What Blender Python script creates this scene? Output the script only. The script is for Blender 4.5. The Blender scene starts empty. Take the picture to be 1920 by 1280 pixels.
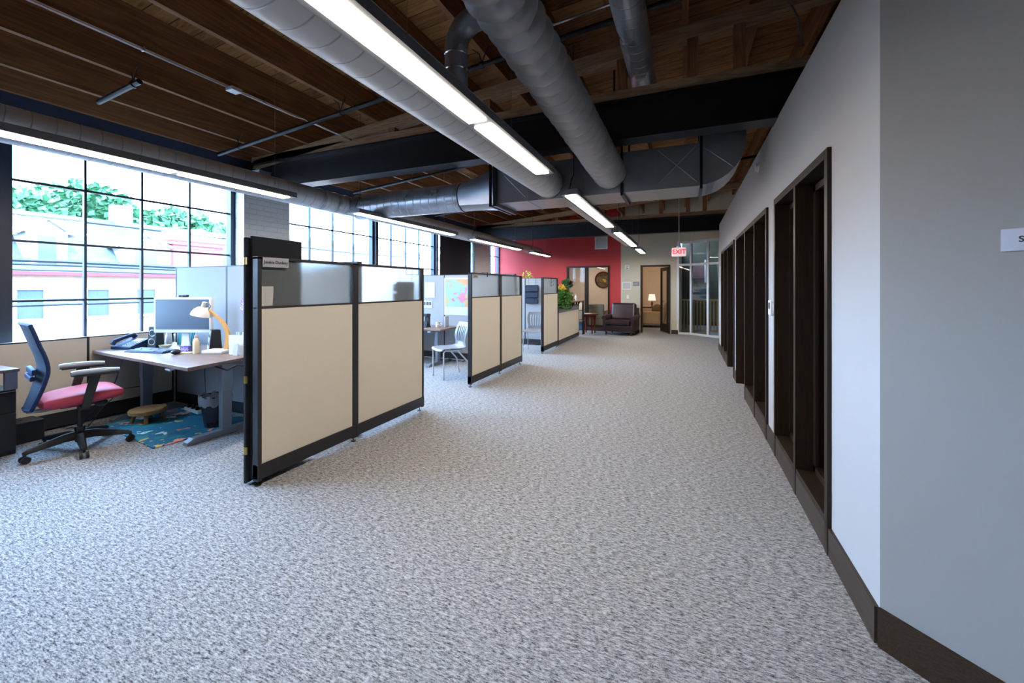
import bpy, math, random
from mathutils import Vector, Matrix
rnd = random.Random(7)
SC = bpy.context.scene
COL = SC.collection
PI = math.pi
rad = math.radians

# ------------------------------------------------------------------ camera, sky, sun, exposure
TH = math.atan(325 / 765)
cam_d = bpy.data.cameras.new('camera')
cam = bpy.data.objects.new('camera', cam_d); COL.objects.link(cam)
cam.location = (0, 0, 1.4); cam.rotation_euler = (PI / 2, 0, TH)
cam_d.lens = 765 / 1920 * 36; cam_d.sensor_width = 36; cam_d.sensor_fit = 'HORIZONTAL'
cam_d.shift_y = -102 / 1920; cam_d.clip_end = 300; cam_d.clip_start = 0.02
SC.camera = cam
vs = SC.view_settings
SC.display_settings.display_device = 'sRGB'
vs.view_transform = 'Standard'; vs.look = 'None'; vs.gamma = 1.0; vs.exposure = 0.14; vs.use_curve_mapping = False

world = bpy.data.worlds.new('sky'); SC.world = world; world.use_nodes = True
wb = world.node_tree.nodes['Background']
wb.inputs['Color'].default_value = (0.40, 0.66, 1.0, 1); wb.inputs['Strength'].default_value = 38.0
sun_d = bpy.data.lights.new('sun', 'SUN'); sun_d.energy = 9; sun_d.angle = rad(0.6); sun_d.color = (1, 0.95, 0.88)
sun = bpy.data.objects.new('sun', sun_d); COL.objects.link(sun)
sun.rotation_euler = Vector((-0.75, 0.35, -0.9)).to_track_quat('-Z', 'Y').to_euler()
SC.cycles.max_bounces = 10; SC.cycles.diffuse_bounces = 5; SC.cycles.transparent_max_bounces = 12
SC.cycles.caustics_reflective = False; SC.cycles.caustics_refractive = True
SC.cycles.sample_clamp_indirect = 6
SC.cycles.use_denoising = True

# ------------------------------------------------------------------ materials
def lin(c):
    def f(v):
        v = v / 255
        return v / 12.92 if v <= 0.04045 else ((v + 0.055) / 1.055) ** 2.4
    return (f(c[0]), f(c[1]), f(c[2]), 1)

def newmat(name):
    m = bpy.data.materials.new(name); m.use_nodes = True
    nt = m.node_tree
    return m, nt, nt.nodes, nt.links, nt.nodes['Principled BSDF']

def pm(name, c, rough=0.6, metal=0.0, noise=0.0, nscale=20, bump=0.0, spec=None, stretch=None, trans=0, ior=None, alpha=None):
    m, nt, N, L, p = newmat(name)
    col = lin(c)
    p.inputs['Base Color'].default_value = col
    p.inputs['Roughness'].default_value = rough
    p.inputs['Metallic'].default_value = metal
    if spec is not None: p.inputs['Specular IOR Level'].default_value = spec
    if trans: p.inputs['Transmission Weight'].default_value = trans
    if ior: p.inputs['IOR'].default_value = ior
    if alpha is not None: p.inputs['Alpha'].default_value = alpha
    if noise or bump:
        tc = N.new('ShaderNodeTexCoord'); mp = N.new('ShaderNodeMapping'); nz = N.new('ShaderNodeTexNoise')
        L.new(tc.outputs['Object'], mp.inputs['Vector']); L.new(mp.outputs[0], nz.inputs['Vector'])
        if stretch: mp.inputs['Scale'].default_value = stretch
        nz.inputs['Scale'].default_value = nscale; nz.inputs['Detail'].default_value = 4
        if noise:
            mx = N.new('ShaderNodeMix'); mx.data_type = 'RGBA'
            mx.inputs[6].default_value = tuple(v * (1 - noise) for v in col[:3]) + (1,)
            mx.inputs[7].default_value = tuple(min(1, v * (1 + noise)) for v in col[:3]) + (1,)
            L.new(nz.outputs['Fac'], mx.inputs[0]); L.new(mx.outputs[2], p.inputs['Base Color'])
        if bump:
            b = N.new('ShaderNodeBump'); b.inputs['Strength'].default_value = bump; b.inputs['Distance'].default_value = 0.01
            L.new(nz.outputs['Fac'], b.inputs['Height']); L.new(b.outputs[0], p.inputs['Normal'])
    return m

def math_node(N, L, op, a, b=None, clamp=False):
    n = N.new('ShaderNodeMath'); n.operation = op; n.use_clamp = clamp
    for i, v in enumerate((a, b)):
        if v is None: continue
        if isinstance(v, (int, float)): n.inputs[i].default_value = v
        else: L.new(v, n.inputs[i])
    return n.outputs[0]

def ramp(N, L, fac, stops, const=False):
    r = N.new('ShaderNodeValToRGB'); e = r.color_ramp.elements
    if const: r.color_ramp.interpolation = 'CONSTANT'
    while len(e) < len(stops): e.new(0.5)
    for el, (p, c) in zip(e, stops): el.position = p; el.color = c if len(c) == 4 else tuple(c) + (1,)
    L.new(fac, r.inputs[0])
    return r.outputs[0]

def emis(name, c, s):
    m, nt, N, L, p = newmat(name)
    p.inputs['Base Color'].default_value = (0.8, 0.8, 0.8, 1)
    p.inputs['Emission Color'].default_value = lin(c); p.inputs['Emission Strength'].default_value = s
    return m

def carpet_mat():
    m, nt, N, L, p = newmat('carpet')
    tc = N.new('ShaderNodeTexCoord')
    def nz(scale, st, det=3, rot=0.0):
        mp = N.new('ShaderNodeMapping'); mp.inputs['Scale'].default_value = st; mp.inputs['Rotation'].default_value = (0, 0, rot)
        n = N.new('ShaderNodeTexNoise'); n.inputs['Scale'].default_value = scale; n.inputs['Detail'].default_value = det
        n.inputs['Roughness'].default_value = 0.62
        L.new(tc.outputs['Object'], mp.inputs['Vector']); L.new(mp.outputs[0], n.inputs['Vector'])
        return n.outputs['Fac']
    a = nz(24, (1.0, 3.4, 1), 4, rad(-4)); b = nz(60, (1, 3.2, 1), 3, rad(-4)); c = nz(300, (1, 1, 1), 2)
    s = math_node(N, L, 'ADD', math_node(N, L, 'MULTIPLY', a, 0.36), math_node(N, L, 'MULTIPLY', b, 0.42))
    s = math_node(N, L, 'ADD', s, math_node(N, L, 'MULTIPLY', c, 0.26))
    col = ramp(N, L, s, [(0.41, lin((50, 50, 54))), (0.475, lin((116, 115, 118))), (0.53, lin((156, 156, 159))), (0.62, lin((200, 199, 201)))])
    L.new(col, p.inputs['Base Color'])
    p.inputs['Roughness'].default_value = 0.95; p.inputs['Specular IOR Level'].default_value = 0.1
    bmp = N.new('ShaderNodeBump'); bmp.inputs['Strength'].default_value = 0.3; bmp.inputs['Distance'].default_value = 0.006
    L.new(s, bmp.inputs['Height']); L.new(bmp.outputs[0], p.inputs['Normal'])
    return m

def wood_mat(name, dark, light, axis='Y', scale=3.0, boards=None, rough=0.75, knots=True):
    """grain runs along `axis`; boards=(axis index, width) draws gaps between planks"""
    m, nt, N, L, p = newmat(name)
    tc = N.new('ShaderNodeTexCoord'); mp = N.new('ShaderNodeMapping')
    st = {'X': (0.12, 2, 2), 'Y': (2, 0.12, 2), 'Z': (2, 2, 0.12)}[axis]
    mp.inputs['Scale'].default_value = st
    L.new(tc.outputs['Object'], mp.inputs['Vector'])
    vec = mp.outputs[0]
    sx = N.new('ShaderNodeSeparateXYZ'); L.new(tc.outputs['Object'], sx.inputs[0])
    oi = N.new('ShaderNodeObjectInfo')
    if boards:
        ax, w = boards
        q = math_node(N, L, 'DIVIDE', sx.outputs[ax], w)
        fl = math_node(N, L, 'FLOOR', q)
        wn = N.new('ShaderNodeTexWhiteNoise'); wn.noise_dimensions = '1D'; L.new(fl, wn.inputs['W'])
        add = N.new('ShaderNodeVectorMath'); add.operation = 'ADD'; L.new(vec, add.inputs[0]); L.new(wn.outputs['Color'], add.inputs[1])
        sc = N.new('ShaderNodeVectorMath'); sc.operation = 'SCALE'; sc.inputs['Scale'].default_value = 3; L.new(wn.outputs['Color'], sc.inputs[0]); L.new(sc.outputs[0], add.inputs[1])
        vec = add.outputs[0]
    else:
        add = N.new('ShaderNodeVectorMath'); add.operation = 'ADD'; L.new(vec, add.inputs[0])
        cmb = N.new('ShaderNodeCombineXYZ'); r10 = math_node(N, L, 'MULTIPLY', oi.outputs['Random'], 10)
        for i in range(3): L.new(r10, cmb.inputs[i])
        L.new(cmb.outputs[0], add.inputs[1]); vec = add.outputs[0]
    n1 = N.new('ShaderNodeTexNoise'); n1.inputs['Scale'].default_value = scale; n1.inputs['Detail'].default_value = 6; n1.inputs['Distortion'].default_value = 1.2
    L.new(vec, n1.inputs['Vector'])
    n2 = N.new('ShaderNodeTexNoise'); n2.inputs['Scale'].default_value = scale * 14; n2.inputs['Detail'].default_value = 3
    L.new(vec, n2.inputs['Vector'])
    rings = math_node(N, L, 'FRACT', math_node(N, L, 'MULTIPLY', n1.outputs['Fac'], 9))
    rings = math_node(N, L, 'ABSOLUTE', math_node(N, L, 'SUBTRACT', rings, 0.5))
    f = math_node(N, L, 'ADD', math_node(N, L, 'MULTIPLY', rings, 0.7), math_node(N, L, 'MULTIPLY', n2.outputs['Fac'], 0.65))
    if boards:
        f = math_node(N, L, 'ADD', f, math_node(N, L, 'MULTIPLY', math_node(N, L, 'SUBTRACT', wn.outputs['Value'], 0.5), 0.5))
    col = ramp(N, L, f, [(0.1, lin(dark)), (0.95, lin(light))])
    if knots:
        vo = N.new('ShaderNodeTexVoronoi'); vo.inputs['Scale'].default_value = 1.3
        mk = N.new('ShaderNodeMapping'); mk.inputs['Scale'].default_value = {'X': (1, 2, 2), 'Y': (2, 1, 2), 'Z': (2, 2, 1)}[axis]
        L.new(tc.outputs['Object'], mk.inputs['Vector']); L.new(mk.outputs[0], vo.inputs['Vector'])
        k = ramp(N, L, vo.outputs['Distance'], [(0.03, (0.25, 0.25, 0.25, 1)), (0.09, (1, 1, 1, 1))])
        mm = N.new('ShaderNodeMix'); mm.data_type = 'RGBA'; mm.blend_type = 'MULTIPLY'; mm.inputs[0].default_value = 0.9
        L.new(col, mm.inputs[6]); L.new(k, mm.inputs[7]); col = mm.outputs[2]
    if boards:
        fr = math_node(N, L, 'FRACT', q)
        g = math_node(N, L, 'GREATER_THAN', math_node(N, L, 'ABSOLUTE', math_node(N, L, 'SUBTRACT', fr, 0.5)), 0.482)
        mm = N.new('ShaderNodeMix'); mm.data_type = 'RGBA'; L.new(g, mm.inputs[0]); L.new(col, mm.inputs[6]); mm.inputs[7].default_value = (0.004, 0.003, 0.002, 1)
        col = mm.outputs[2]
    L.new(col, p.inputs['Base Color']); p.inputs['Roughness'].default_value = rough
    p.inputs['Specular IOR Level'].default_value = 0.25
    b = N.new('ShaderNodeBump'); b.inputs['Strength'].default_value = 0.25; b.inputs['Distance'].default_value = 0.004
    L.new(f, b.inputs['Height']); L.new(b.outputs[0], p.inputs['Normal'])
    return m

def spiral_mat(name, c, rough, pitch, metal=0.9, cloud=0.25, cscale=3.0):
    m, nt, N, L, p = newmat(name)
    tc = N.new('ShaderNodeTexCoord'); sx = N.new('ShaderNodeSeparateXYZ'); L.new(tc.outputs['Object'], sx.inputs[0])
    at = math_node(N, L, 'DIVIDE', math_node(N, L, 'ARCTAN2', sx.outputs[1], sx.outputs[0]), 2 * PI)
    fr = math_node(N, L, 'FRACT', math_node(N, L, 'ADD', at, math_node(N, L, 'DIVIDE', sx.outputs[2], pitch)))
    d = math_node(N, L, 'ABSOLUTE', math_node(N, L, 'SUBTRACT', fr, 0.5))
    seam = ramp(N, L, d, [(0.0, (1, 1, 1, 1)), (0.045, (0, 0, 0, 1))])
    nz = N.new('ShaderNodeTexNoise'); nz.inputs['Scale'].default_value = cscale; nz.inputs['Detail'].default_value = 5
    L.new(tc.outputs['Object'], nz.inputs['Vector'])
    col = lin(c)
    base = ramp(N, L, nz.outputs['Fac'], [(0.3, tuple(v * (1 - cloud) for v in col[:3]) + (1,)), (0.7, tuple(min(1, v * (1 + cloud)) for v in col[:3]) + (1,))])
    mm = N.new('ShaderNodeMix'); mm.data_type = 'RGBA'; L.new(math_node(N, L, 'MULTIPLY', seam, 0.45), mm.inputs[0]); L.new(base, mm.inputs[6]); mm.inputs[7].default_value = (0.09, 0.09, 0.1, 1)
    L.new(mm.outputs[2], p.inputs['Base Color'])
    p.inputs['Metallic'].default_value = metal
    rr = math_node(N, L, 'ADD', math_node(N, L, 'MULTIPLY', nz.outputs['Fac'], 0.2), rough - 0.1)
    L.new(rr, p.inputs['Roughness'])
    b = N.new('ShaderNodeBump'); b.inputs['Strength'].default_value = 0.6; b.inputs['Distance'].default_value = 0.006
    L.new(seam, b.inputs['Height']); L.new(b.outputs[0], p.inputs['Normal'])
    return m

def brick_mat(name, c1, c2, mortar, scale=1.0, bw=0.22, rh=0.075, flip=False, bump=0.5):
    m, nt, N, L, p = newmat(name)
    tc = N.new('ShaderNodeTexCoord'); sx = N.new('ShaderNodeSeparateXYZ'); L.new(tc.outputs['Object'], sx.inputs[0])
    cb = N.new('ShaderNodeCombineXYZ')
    s = math_node(N, L, 'ADD', sx.outputs[0], sx.outputs[1])
    L.new(s, cb.inputs[0]); L.new(sx.outputs[2], cb.inputs[1])
    br = N.new('ShaderNodeTexBrick'); L.new(cb.outputs[0], br.inputs['Vector'])
    br.inputs['Scale'].default_value = scale; br.inputs['Brick Width'].default_value = bw; br.inputs['Row Height'].default_value = rh
    br.inputs['Mortar Size'].default_value = 0.006; br.inputs['Mortar Smooth'].default_value = 0.4
    br.inputs['Color1'].default_value = lin(c1); br.inputs['Color2'].default_value = lin(c2); br.inputs['Mortar'].default_value = lin(mortar)
    L.new(br.outputs['Color'], p.inputs['Base Color']); p.inputs['Roughness'].default_value = 0.8
    b = N.new('ShaderNodeBump'); b.inputs['Strength'].default_value = bump; b.inputs['Distance'].default_value = 0.008; b.invert = True
    L.new(br.outputs['Fac'], b.inputs['Height']); L.new(b.outputs[0], p.inputs['Normal'])
    return m

def pane_mat(name, tint=(0.95, 0.98, 1.0), gloss=1.0):
    m, nt, N, L, p = newmat(name); N.remove(p)
    t = N.new('ShaderNodeBsdfTransparent'); t.inputs[0].default_value = tint + (1,)
    g = N.new('ShaderNodeBsdfGlossy'); g.inputs['Roughness'].default_value = 0.02
    lw = N.new('ShaderNodeLayerWeight'); lw.inputs['Blend'].default_value = 0.5
    f = math_node(N, L, 'MULTIPLY', math_node(N, L, 'ADD', math_node(N, L, 'MULTIPLY', math_node(N, L, 'POWER', lw.outputs['Facing'], 5), 0.6), 0.03), gloss, True)
    mx = N.new('ShaderNodeMixShader'); L.new(f, mx.inputs[0]); L.new(t.outputs[0], mx.inputs[1]); L.new(g.outputs[0], mx.inputs[2])
    L.new(mx.outputs[0], N['Material Output'].inputs[0])
    return m

def frosted_mat():
    m, nt, N, L, p = newmat('frosted_glass')
    p.inputs['Base Color'].default_value = (0.86, 0.95, 0.98, 1); p.inputs['Roughness'].default_value = 0.42
    p.inputs['Transmission Weight'].default_value = 0.9; p.inputs['IOR'].default_value = 1.2
    return m

def pattern_mat(name, base, cols, scale=6, thr=0.35, rough=0.8):
    m, nt, N, L, p = newmat(name)
    tc = N.new('ShaderNodeTexCoord'); nz = N.new('ShaderNodeTexNoise'); nz.inputs['Scale'].default_value = scale * 1.2
    L.new(tc.outputs['Object'], nz.inputs['Vector'])
    mv = N.new('ShaderNodeMix'); mv.data_type = 'RGBA'; mv.inputs[0].default_value = 0.25
    L.new(tc.outputs['Object'], mv.inputs[6]); L.new(nz.outputs['Color'], mv.inputs[7])
    vo = N.new('ShaderNodeTexVoronoi'); vo.inputs['Scale'].default_value = scale; L.new(mv.outputs[2], vo.inputs['Vector'])
    sc = N.new('ShaderNodeSeparateColor'); L.new(vo.outputs['Color'], sc.inputs[0])
    n = len(cols)
    pal = ramp(N, L, sc.outputs[0], [(i / n, lin(c)) for i, c in enumerate(cols)], const=True)
    d = math_node(N, L, 'LESS_THAN', vo.outputs['Distance'], thr)
    mm = N.new('ShaderNodeMix'); mm.data_type = 'RGBA'; L.new(d, mm.inputs[0]); mm.inputs[6].default_value = lin(base); L.new(pal, mm.inputs[7])
    L.new(mm.outputs[2], p.inputs['Base Color']); p.inputs['Roughness'].default_value = rough
    return m

def shingle_mat(name, c1, c2):
    return brick_mat(name, c1, c2, tuple(int(v * .6) for v in c1), 1.0, 0.3, 0.16, bump=0.3)

M = {}
M['carpet'] = carpet_mat()
M['wall'] = pm('wall_paint', (180, 182, 187), 0.75, noise=0.012, nscale=300, bump=0.04)
M['wall45'] = pm('wall_vinyl', (158, 156, 154), 0.8, noise=0.03, nscale=120, bump=0.05, stretch=(1, 1, 6))
M['red'] = pm('red_paint', (190, 58, 58), 0.7)
M['beige'] = pm('beige_paint', (196, 190, 170), 0.75)
M['tan'] = pm('tan_paint', (232, 216, 198), 0.75)
M['olive'] = pm('olive_paint', (66, 58, 42), 0.75)
M['navy'] = pm('lintel_paint', (30, 42, 60), 0.6)
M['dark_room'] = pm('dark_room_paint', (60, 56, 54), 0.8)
M['white_brick'] = brick_mat('white_brick', (222, 226, 228), (216, 221, 224), (206, 211, 215), bump=0.7)
M['joist'] = wood_mat('joist_wood', (94, 60, 36), (152, 106, 68), 'Y', 2.2)
M['deck'] = wood_mat('deck_wood', (108, 72, 42), (180, 132, 84), 'X', 2.6, boards=(1, 0.19))
M['timber'] = wood_mat('timber_wood', (112, 84, 60), (190, 154, 118), 'X', 3.5)
M['post'] = wood_mat('post_wood', (92, 60, 38), (160, 112, 74), 'Z', 3.5)
M['stain'] = wood_mat('stained_wood', (28, 20, 14), (50, 36, 26), 'Z', 5, knots=False, rough=0.45)
M['base'] = wood_mat('stained_baseboard', (50, 40, 35), (78, 66, 58), 'Y', 6, knots=False, rough=0.5)
M['steel_black'] = pm('black_steel', (26, 26, 29), 0.35, 0.2, spec=0.5)
M['iron'] = pm('black_pipe', (18, 22, 30), 0.35, 0.0, spec=0.35)
M['galv'] = pm('galvanised', (172, 178, 188), 0.3, 0.8, noise=0.15, nscale=4)
M['chrome'] = pm('chrome', (200, 204, 210), 0.18, 1.0)
M['duct'] = spiral_mat('spiral_duct', (204, 208, 214), 0.4, 0.13, metal=0.3, cloud=0.08)
M['duct_b'] = spiral_mat('spiral_duct_bright', (184, 192, 204), 0.3, 0.12, metal=0.72)
M['flex'] = pm('flex_duct', (170, 170, 174), 0.45, 0.35, noise=0.35, nscale=4, bump=0.5)
M['frame'] = pm('window_frame', (34, 42, 56), 0.45)
M['pane'] = pane_mat('pane')
M['pane_dark'] = pane_mat('interior_pane', (0.84, 0.86, 0.86), 0.7)
M['fixture'] = pm('fixture_housing', (104, 107, 112), 0.45, 0.3)
M['diffuser'] = emis('lit_diffuser', (255, 242, 226), 56)
M['cable'] = pm('steel_cable', (140, 142, 146), 0.3, 0.8)
M['part_frame'] = pm('charcoal_frame', (46, 46, 50), 0.42, 0.3)
M['fabric'] = pm('beige_fabric', (208, 201, 188), 0.9, noise=0.035, nscale=90, stretch=(1, 1, 5), bump=0.06)
M['fabric_w'] = pm('pale_fabric', (150, 151, 155), 0.9, noise=0.02, nscale=120, bump=0.04)
M['frost'] = frosted_mat()
M['black'] = pm('black_plastic', (24, 25, 28), 0.5)
M['black_cloth'] = pm('black_cloth', (30, 32, 40), 0.95, noise=0.15, nscale=150, bump=0.3)
M['mesh_back'] = pm('grey_mesh', (40, 50, 66), 0.7, spec=0.2)
M['seat_red'] = pm('red_upholstery', (168, 52, 74), 0.72, noise=0.05, nscale=160, bump=0.05)
M['desktop'] = wood_mat('desk_laminate', (104, 84, 78), (150, 126, 116), 'X', 4, knots=False, rough=0.35)
M['grey_metal'] = pm('grey_metal', (128, 136, 148), 0.4, 0.35)
M['silver'] = pm('silver_plastic', (198, 200, 204), 0.35, 0.3)
M['white'] = pm('white_plastic', (232, 232, 232), 0.4)
M['paper'] = pm('paper', (188, 188, 184), 0.9)
M['screen'] = pm('monitor_glass', (88, 102, 120), 0.25, spec=0.6)
M['blue_plastic'] = pm('slate_plastic', (26, 44, 80), 0.55, spec=0.2)
M['lcd'] = pm('lcd', (150, 180, 205), 0.3)
M['key'] = pm('key_grey', (122, 132, 150), 0.6, spec=0.2)
M['cream'] = pm('cream', (238, 226, 196), 0.5)
M['birch'] = wood_mat('birch', (206, 150, 84), (228, 178, 112), 'Z', 4, knots=False, rough=0.4)
M['brass'] = pm('brass', (190, 160, 90), 0.3, 0.9)
M['stoolwood'] = wood_mat('rustic_wood', (122, 88, 52), (170, 128, 84), 'X', 5, knots=False)
M['rug'] = pattern_mat('floral_rug', (18, 104, 132), [(18, 104, 132), (222, 128, 104), (20, 86, 128), (206, 176, 92), (232, 150, 130), (30, 130, 140), (210, 226, 216)], 9, 0.42)
M['bag'] = pm('bin_liner', (200, 208, 220), 0.3, alpha=0.5)
M['bin'] = pm('bin_mesh', (40, 48, 66), 0.5, 0.3, alpha=0.82)
M['leather'] = pm('leather', (44, 28, 40), 0.28, noise=0.2, nscale=9, bump=0.25, spec=0.6)
M['mahog'] = wood_mat('mahogany', (72, 26, 18), (112, 46, 32), 'Z', 5, knots=False, rough=0.3)
M['leaf'] = pm('leaf', (64, 120, 38), 0.55, noise=0.5, nscale=14)
M['yellow'] = pm('yellow_petals', (244, 206, 48), 0.6)
M['sofa'] = pm('tan_upholstery', (198, 174, 138), 0.9, bump=0.05, nscale=100)
M['shade'] = emis('lamp_shade', (255, 238, 214), .8)
M['officechair'] = pm('olive_upholstery', (164, 158, 140), 0.8)
M['grey_pl'] = pm('stack_chair_plastic', (122, 124, 130), 0.4)
M['exit_red'] = pm('exit_red', (214, 8, 26), 0.5)
M['exit_red'].node_tree.nodes['Principled BSDF'].inputs['Emission Color'].default_value = (1, 0.01, 0.03, 1)
M['exit_red'].node_tree.nodes['Principled BSDF'].inputs['Emission Strength'].default_value = 0.5
M['exit_face'] = emis('exit_face', (255, 216, 224), 0.42)
M['alum'] = pm('white_frame', (216, 218, 222), 0.4)
M['slat'] = wood_mat('slat_wood', (172, 140, 92), (206, 172, 118), 'Z', 5, knots=False)
M['sign'] = pm('brushed_sign', (172, 172, 182), 0.4, 0.3, noise=0.05, nscale=30, stretch=(1, 1, 14))
M['ink'] = pm('ink', (28, 30, 40), 0.6)
M['teal'] = pm('teal_cloth', (40, 120, 128), 0.7, noise=0.2, nscale=60)
M['purple'] = pattern_mat('purple_print', (120, 90, 200), [(90, 60, 190), (240, 240, 250), (230, 150, 70), (160, 130, 220)], 40, 0.6)
M['map'] = pattern_mat('pastel_map', (140, 172, 186), [(140, 172, 186), (176, 164, 112), (140, 172, 186), (186, 120, 142), (140, 172, 186), (190, 146, 110)], 7, 0.6)
M['plaque'] = pattern_mat('carved_disc', (96, 78, 44), [(120, 96, 54), (84, 140, 140), (206, 160, 66), (70, 50, 34)], 9, 0.45)
# outdoors
M['house'] = brick_mat('pale_brick', (176, 138, 116), (168, 130, 108), (156, 132, 116))
M['cornice'] = pm('red_cornice', (120, 26, 32), 0.7)
M['shingle'] = shingle_mat('slate_shingles', (62, 74, 78), (52, 64, 68))
M['houseW'] = pm('white_siding', (150, 146, 142), 0.8)
M['hwin'] = pm('far_window', (60, 70, 84), 0.15)
M['leaf_out'] = pm('tree_leaves', (48, 92, 56), 0.6, noise=0.35, nscale=3)
M['trunk'] = pm('bark', (84, 66, 50), 0.9)
M['asphalt'] = pm('asphalt', (90, 90, 92), 0.9)
M['wire'] = pm('wire', (20, 26, 34), 0.6)

# ------------------------------------------------------------------ mesh builder
class MB:
    def __init__(s): s.v = []; s.f = []; s.mi = []; s.cur = 0
    def add(s, vs_, fs, mat=None):
        b = len(s.v)
        for v in vs_:
            v = Vector(v)
            s.v.append(tuple(mat @ v if mat else v))
        for f in fs: s.f.append(tuple(b + i for i in f)); s.mi.append(s.cur)
        return s
    def box(s, x0, x1, y0, y1, z0, z1, mat=None):
        V = [(x0, y0, z0), (x1, y0, z0), (x1, y1, z0), (x0, y1, z0), (x0, y0, z1), (x1, y0, z1), (x1, y1, z1), (x0, y1, z1)]
        return s.add(V, [(3, 2, 1, 0), (4, 5, 6, 7), (0, 1, 5, 4), (1, 2, 6, 5), (2, 3, 7, 6), (3, 0, 4, 7)], mat)
    def cbox(s, c, d, rot=(0, 0, 0)):
        from mathutils import Euler
        m = Matrix.Translation(Vector(c)) @ Euler(rot).to_matrix().to_4x4()
        return s.box(-d[0] / 2, d[0] / 2, -d[1] / 2, d[1] / 2, -d[2] / 2, d[2] / 2, m)
    def rings(s, R, cap0=True, cap1=True):
        n = len(R[0]); V = [p for r in R for p in r]; F = []
        for k in range(len(R) - 1):
            for i in range(n):
                j = (i + 1) % n
                F.append((k * n + i, k * n + j, (k + 1) * n + j, (k + 1) * n + i))
        if cap0: F.append(tuple(range(n - 1, -1, -1)))
        if cap1: F.append(tuple((len(R) - 1) * n + i for i in range(n)))
        return s.add(V, F)
    def tube(s, pts, r, n=12, cap=True):
        P = [Vector(p) for p in pts]; R = []
        rs = r if isinstance(r, (list, tuple)) else [r] * len(P)
        up = None
        for i, p in enumerate(P):
            if i == 0: t = P[1] - P[0]
            elif i == len(P) - 1: t = P[-1] - P[-2]
            else: t = (P[i + 1] - P[i]).normalized() + (P[i] - P[i - 1]).normalized()
            t.normalize()
            if up is None:
                up = Vector((0, 0, 1)) if abs(t.z) < 0.9 else Vector((1, 0, 0))
            a = t.cross(up)
            if a.length < 1e-4: a = t.orthogonal()
            a.normalize(); b = a.cross(t).normalized(); up = b
            R.append([p + (a * math.cos(2 * PI * k / n) + b * math.sin(2 * PI * k / n)) * rs[i] for k in range(n)])
        R = [r_[::-1] for r_ in R]
        return s.rings(R, cap, cap)
    def cyl(s, p0, p1, r, n=16, r1=None, cap=True):
        return s.tube([p0, p1], [r, r if r1 is None else r1], n, cap)
    def lathe(s, prof, c=(0, 0, 0), n=24, cap0=True, cap1=True):
        R = [[(c[0] + r * math.cos(2 * PI * k / n), c[1] + r * math.sin(2 * PI * k / n), c[2] + z) for k in range(n)] for r, z in prof]
        return s.rings(R, cap0, cap1)
    def prism(s, poly, a0, a1, axis='Y'):
        """poly in the two other axes (axis Y: x,z ; X: y,z ; Z: x,y)"""
        def P(q, a): return {'Y': (q[0], a, q[1]), 'X': (a, q[0], q[1]), 'Z': (q[0], q[1], a)}[axis]
        n = len(poly); V = [P(q, a0) for q in poly] + [P(q, a1) for q in poly]
        F = [tuple(range(n)), tuple(range(2 * n - 1, n - 1, -1))] + [(i, n + i, n + (i + 1) % n, (i + 1) % n) for i in range(n)]
        return s.add(V, F)
    def ball(s, c, r, sc=(1, 1, 1), n=14, m=8):
        R = []
        for j in range(1, m):
            a = PI * j / m
            R.append([(c[0] + r * sc[0] * math.sin(a) * math.cos(2 * PI * k / n), c[1] + r * sc[1] * math.sin(a) * math.sin(2 * PI * k / n), c[2] - r * sc[2] * math.cos(a)) for k in range(n)])
        return s.rings(R)
    def build(s, name, mat, parent=None, smooth=False, bevel=0, seg=2, sub=0, loc=None):
        me = bpy.data.meshes.new(name)
        me.from_pydata([tuple(v) for v in s.v], [], s.f)
        mats = mat if isinstance(mat, (list, tuple)) else [mat]
        for m in mats: me.materials.append(m)
        if len(mats) > 1: me.polygons.foreach_set('material_index', s.mi)
        import bmesh
        bm = bmesh.new(); bm.from_mesh(me); bmesh.ops.recalc_face_normals(bm, faces=bm.faces); bm.to_mesh(me); bm.free()
        if smooth:
            me.shade_smooth()
            me.set_sharp_from_angle(angle=rad(40))
        me.update()
        o = bpy.data.objects.new(name, me); COL.objects.link(o)
        if parent: o.parent = parent
        if loc: o.location = loc
        if bevel:
            b = o.modifiers.new('bevel', 'BEVEL'); b.width = bevel; b.segments = seg; b.limit_method = 'ANGLE'; b.angle_limit = rad(40)
        if sub:
            q = o.modifiers.new('sub', 'SUBSURF'); q.levels = sub; q.render_levels = sub
        return o

def thing(name, label, cat, loc=(0, 0, 0), rz=0, group=None):
    o = bpy.data.objects.new(name, None); COL.objects.link(o)
    o.empty_display_size = 0.1
    o.location = loc; o.rotation_euler = (0, 0, rz)
    return tag(o, label, cat, group)
def tag(o, label, cat, group=None):
    o['label'] = label; o['category'] = cat
    if group: o['group'] = group
    return o
def struct(o): o['kind'] = 'structure'; return o
def dup(root, loc, rz=None, label=None, group=None):
    def cp(o, par):
        c = o.copy(); COL.objects.link(c); c.parent = par
        for ch in [x for x in bpy.data.objects if x.parent == o]: cp(ch, c)
        return c
    r = cp(root, None); r.location = loc
    if rz is not None: r.rotation_euler = (0, 0, rz)
    if label: r['label'] = label
    if group: r['group'] = group
    return r
def text_mesh(name, body, size, mat, parent, loc, rot, extrude=0.0006, align='CENTER', bold=False):
    cu = bpy.data.curves.new(name, 'FONT'); cu.body = body; cu.size = size; cu.extrude = extrude; cu.align_x = align; cu.align_y = 'CENTER'
    if bold: cu.offset = size * 0.02
    t = bpy.data.objects.new(name + '_tmp', cu); COL.objects.link(t)
    dg = bpy.context.evaluated_depsgraph_get(); dg.update()
    me = bpy.data.meshes.new_from_object(t.evaluated_get(dg))
    bpy.data.objects.remove(t)
    me.materials.clear(); me.materials.append(mat)
    o = bpy.data.objects.new(name, me); COL.objects.link(o); o.parent = parent; o.location = loc; o.rotation_euler = rot
    return o

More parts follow.
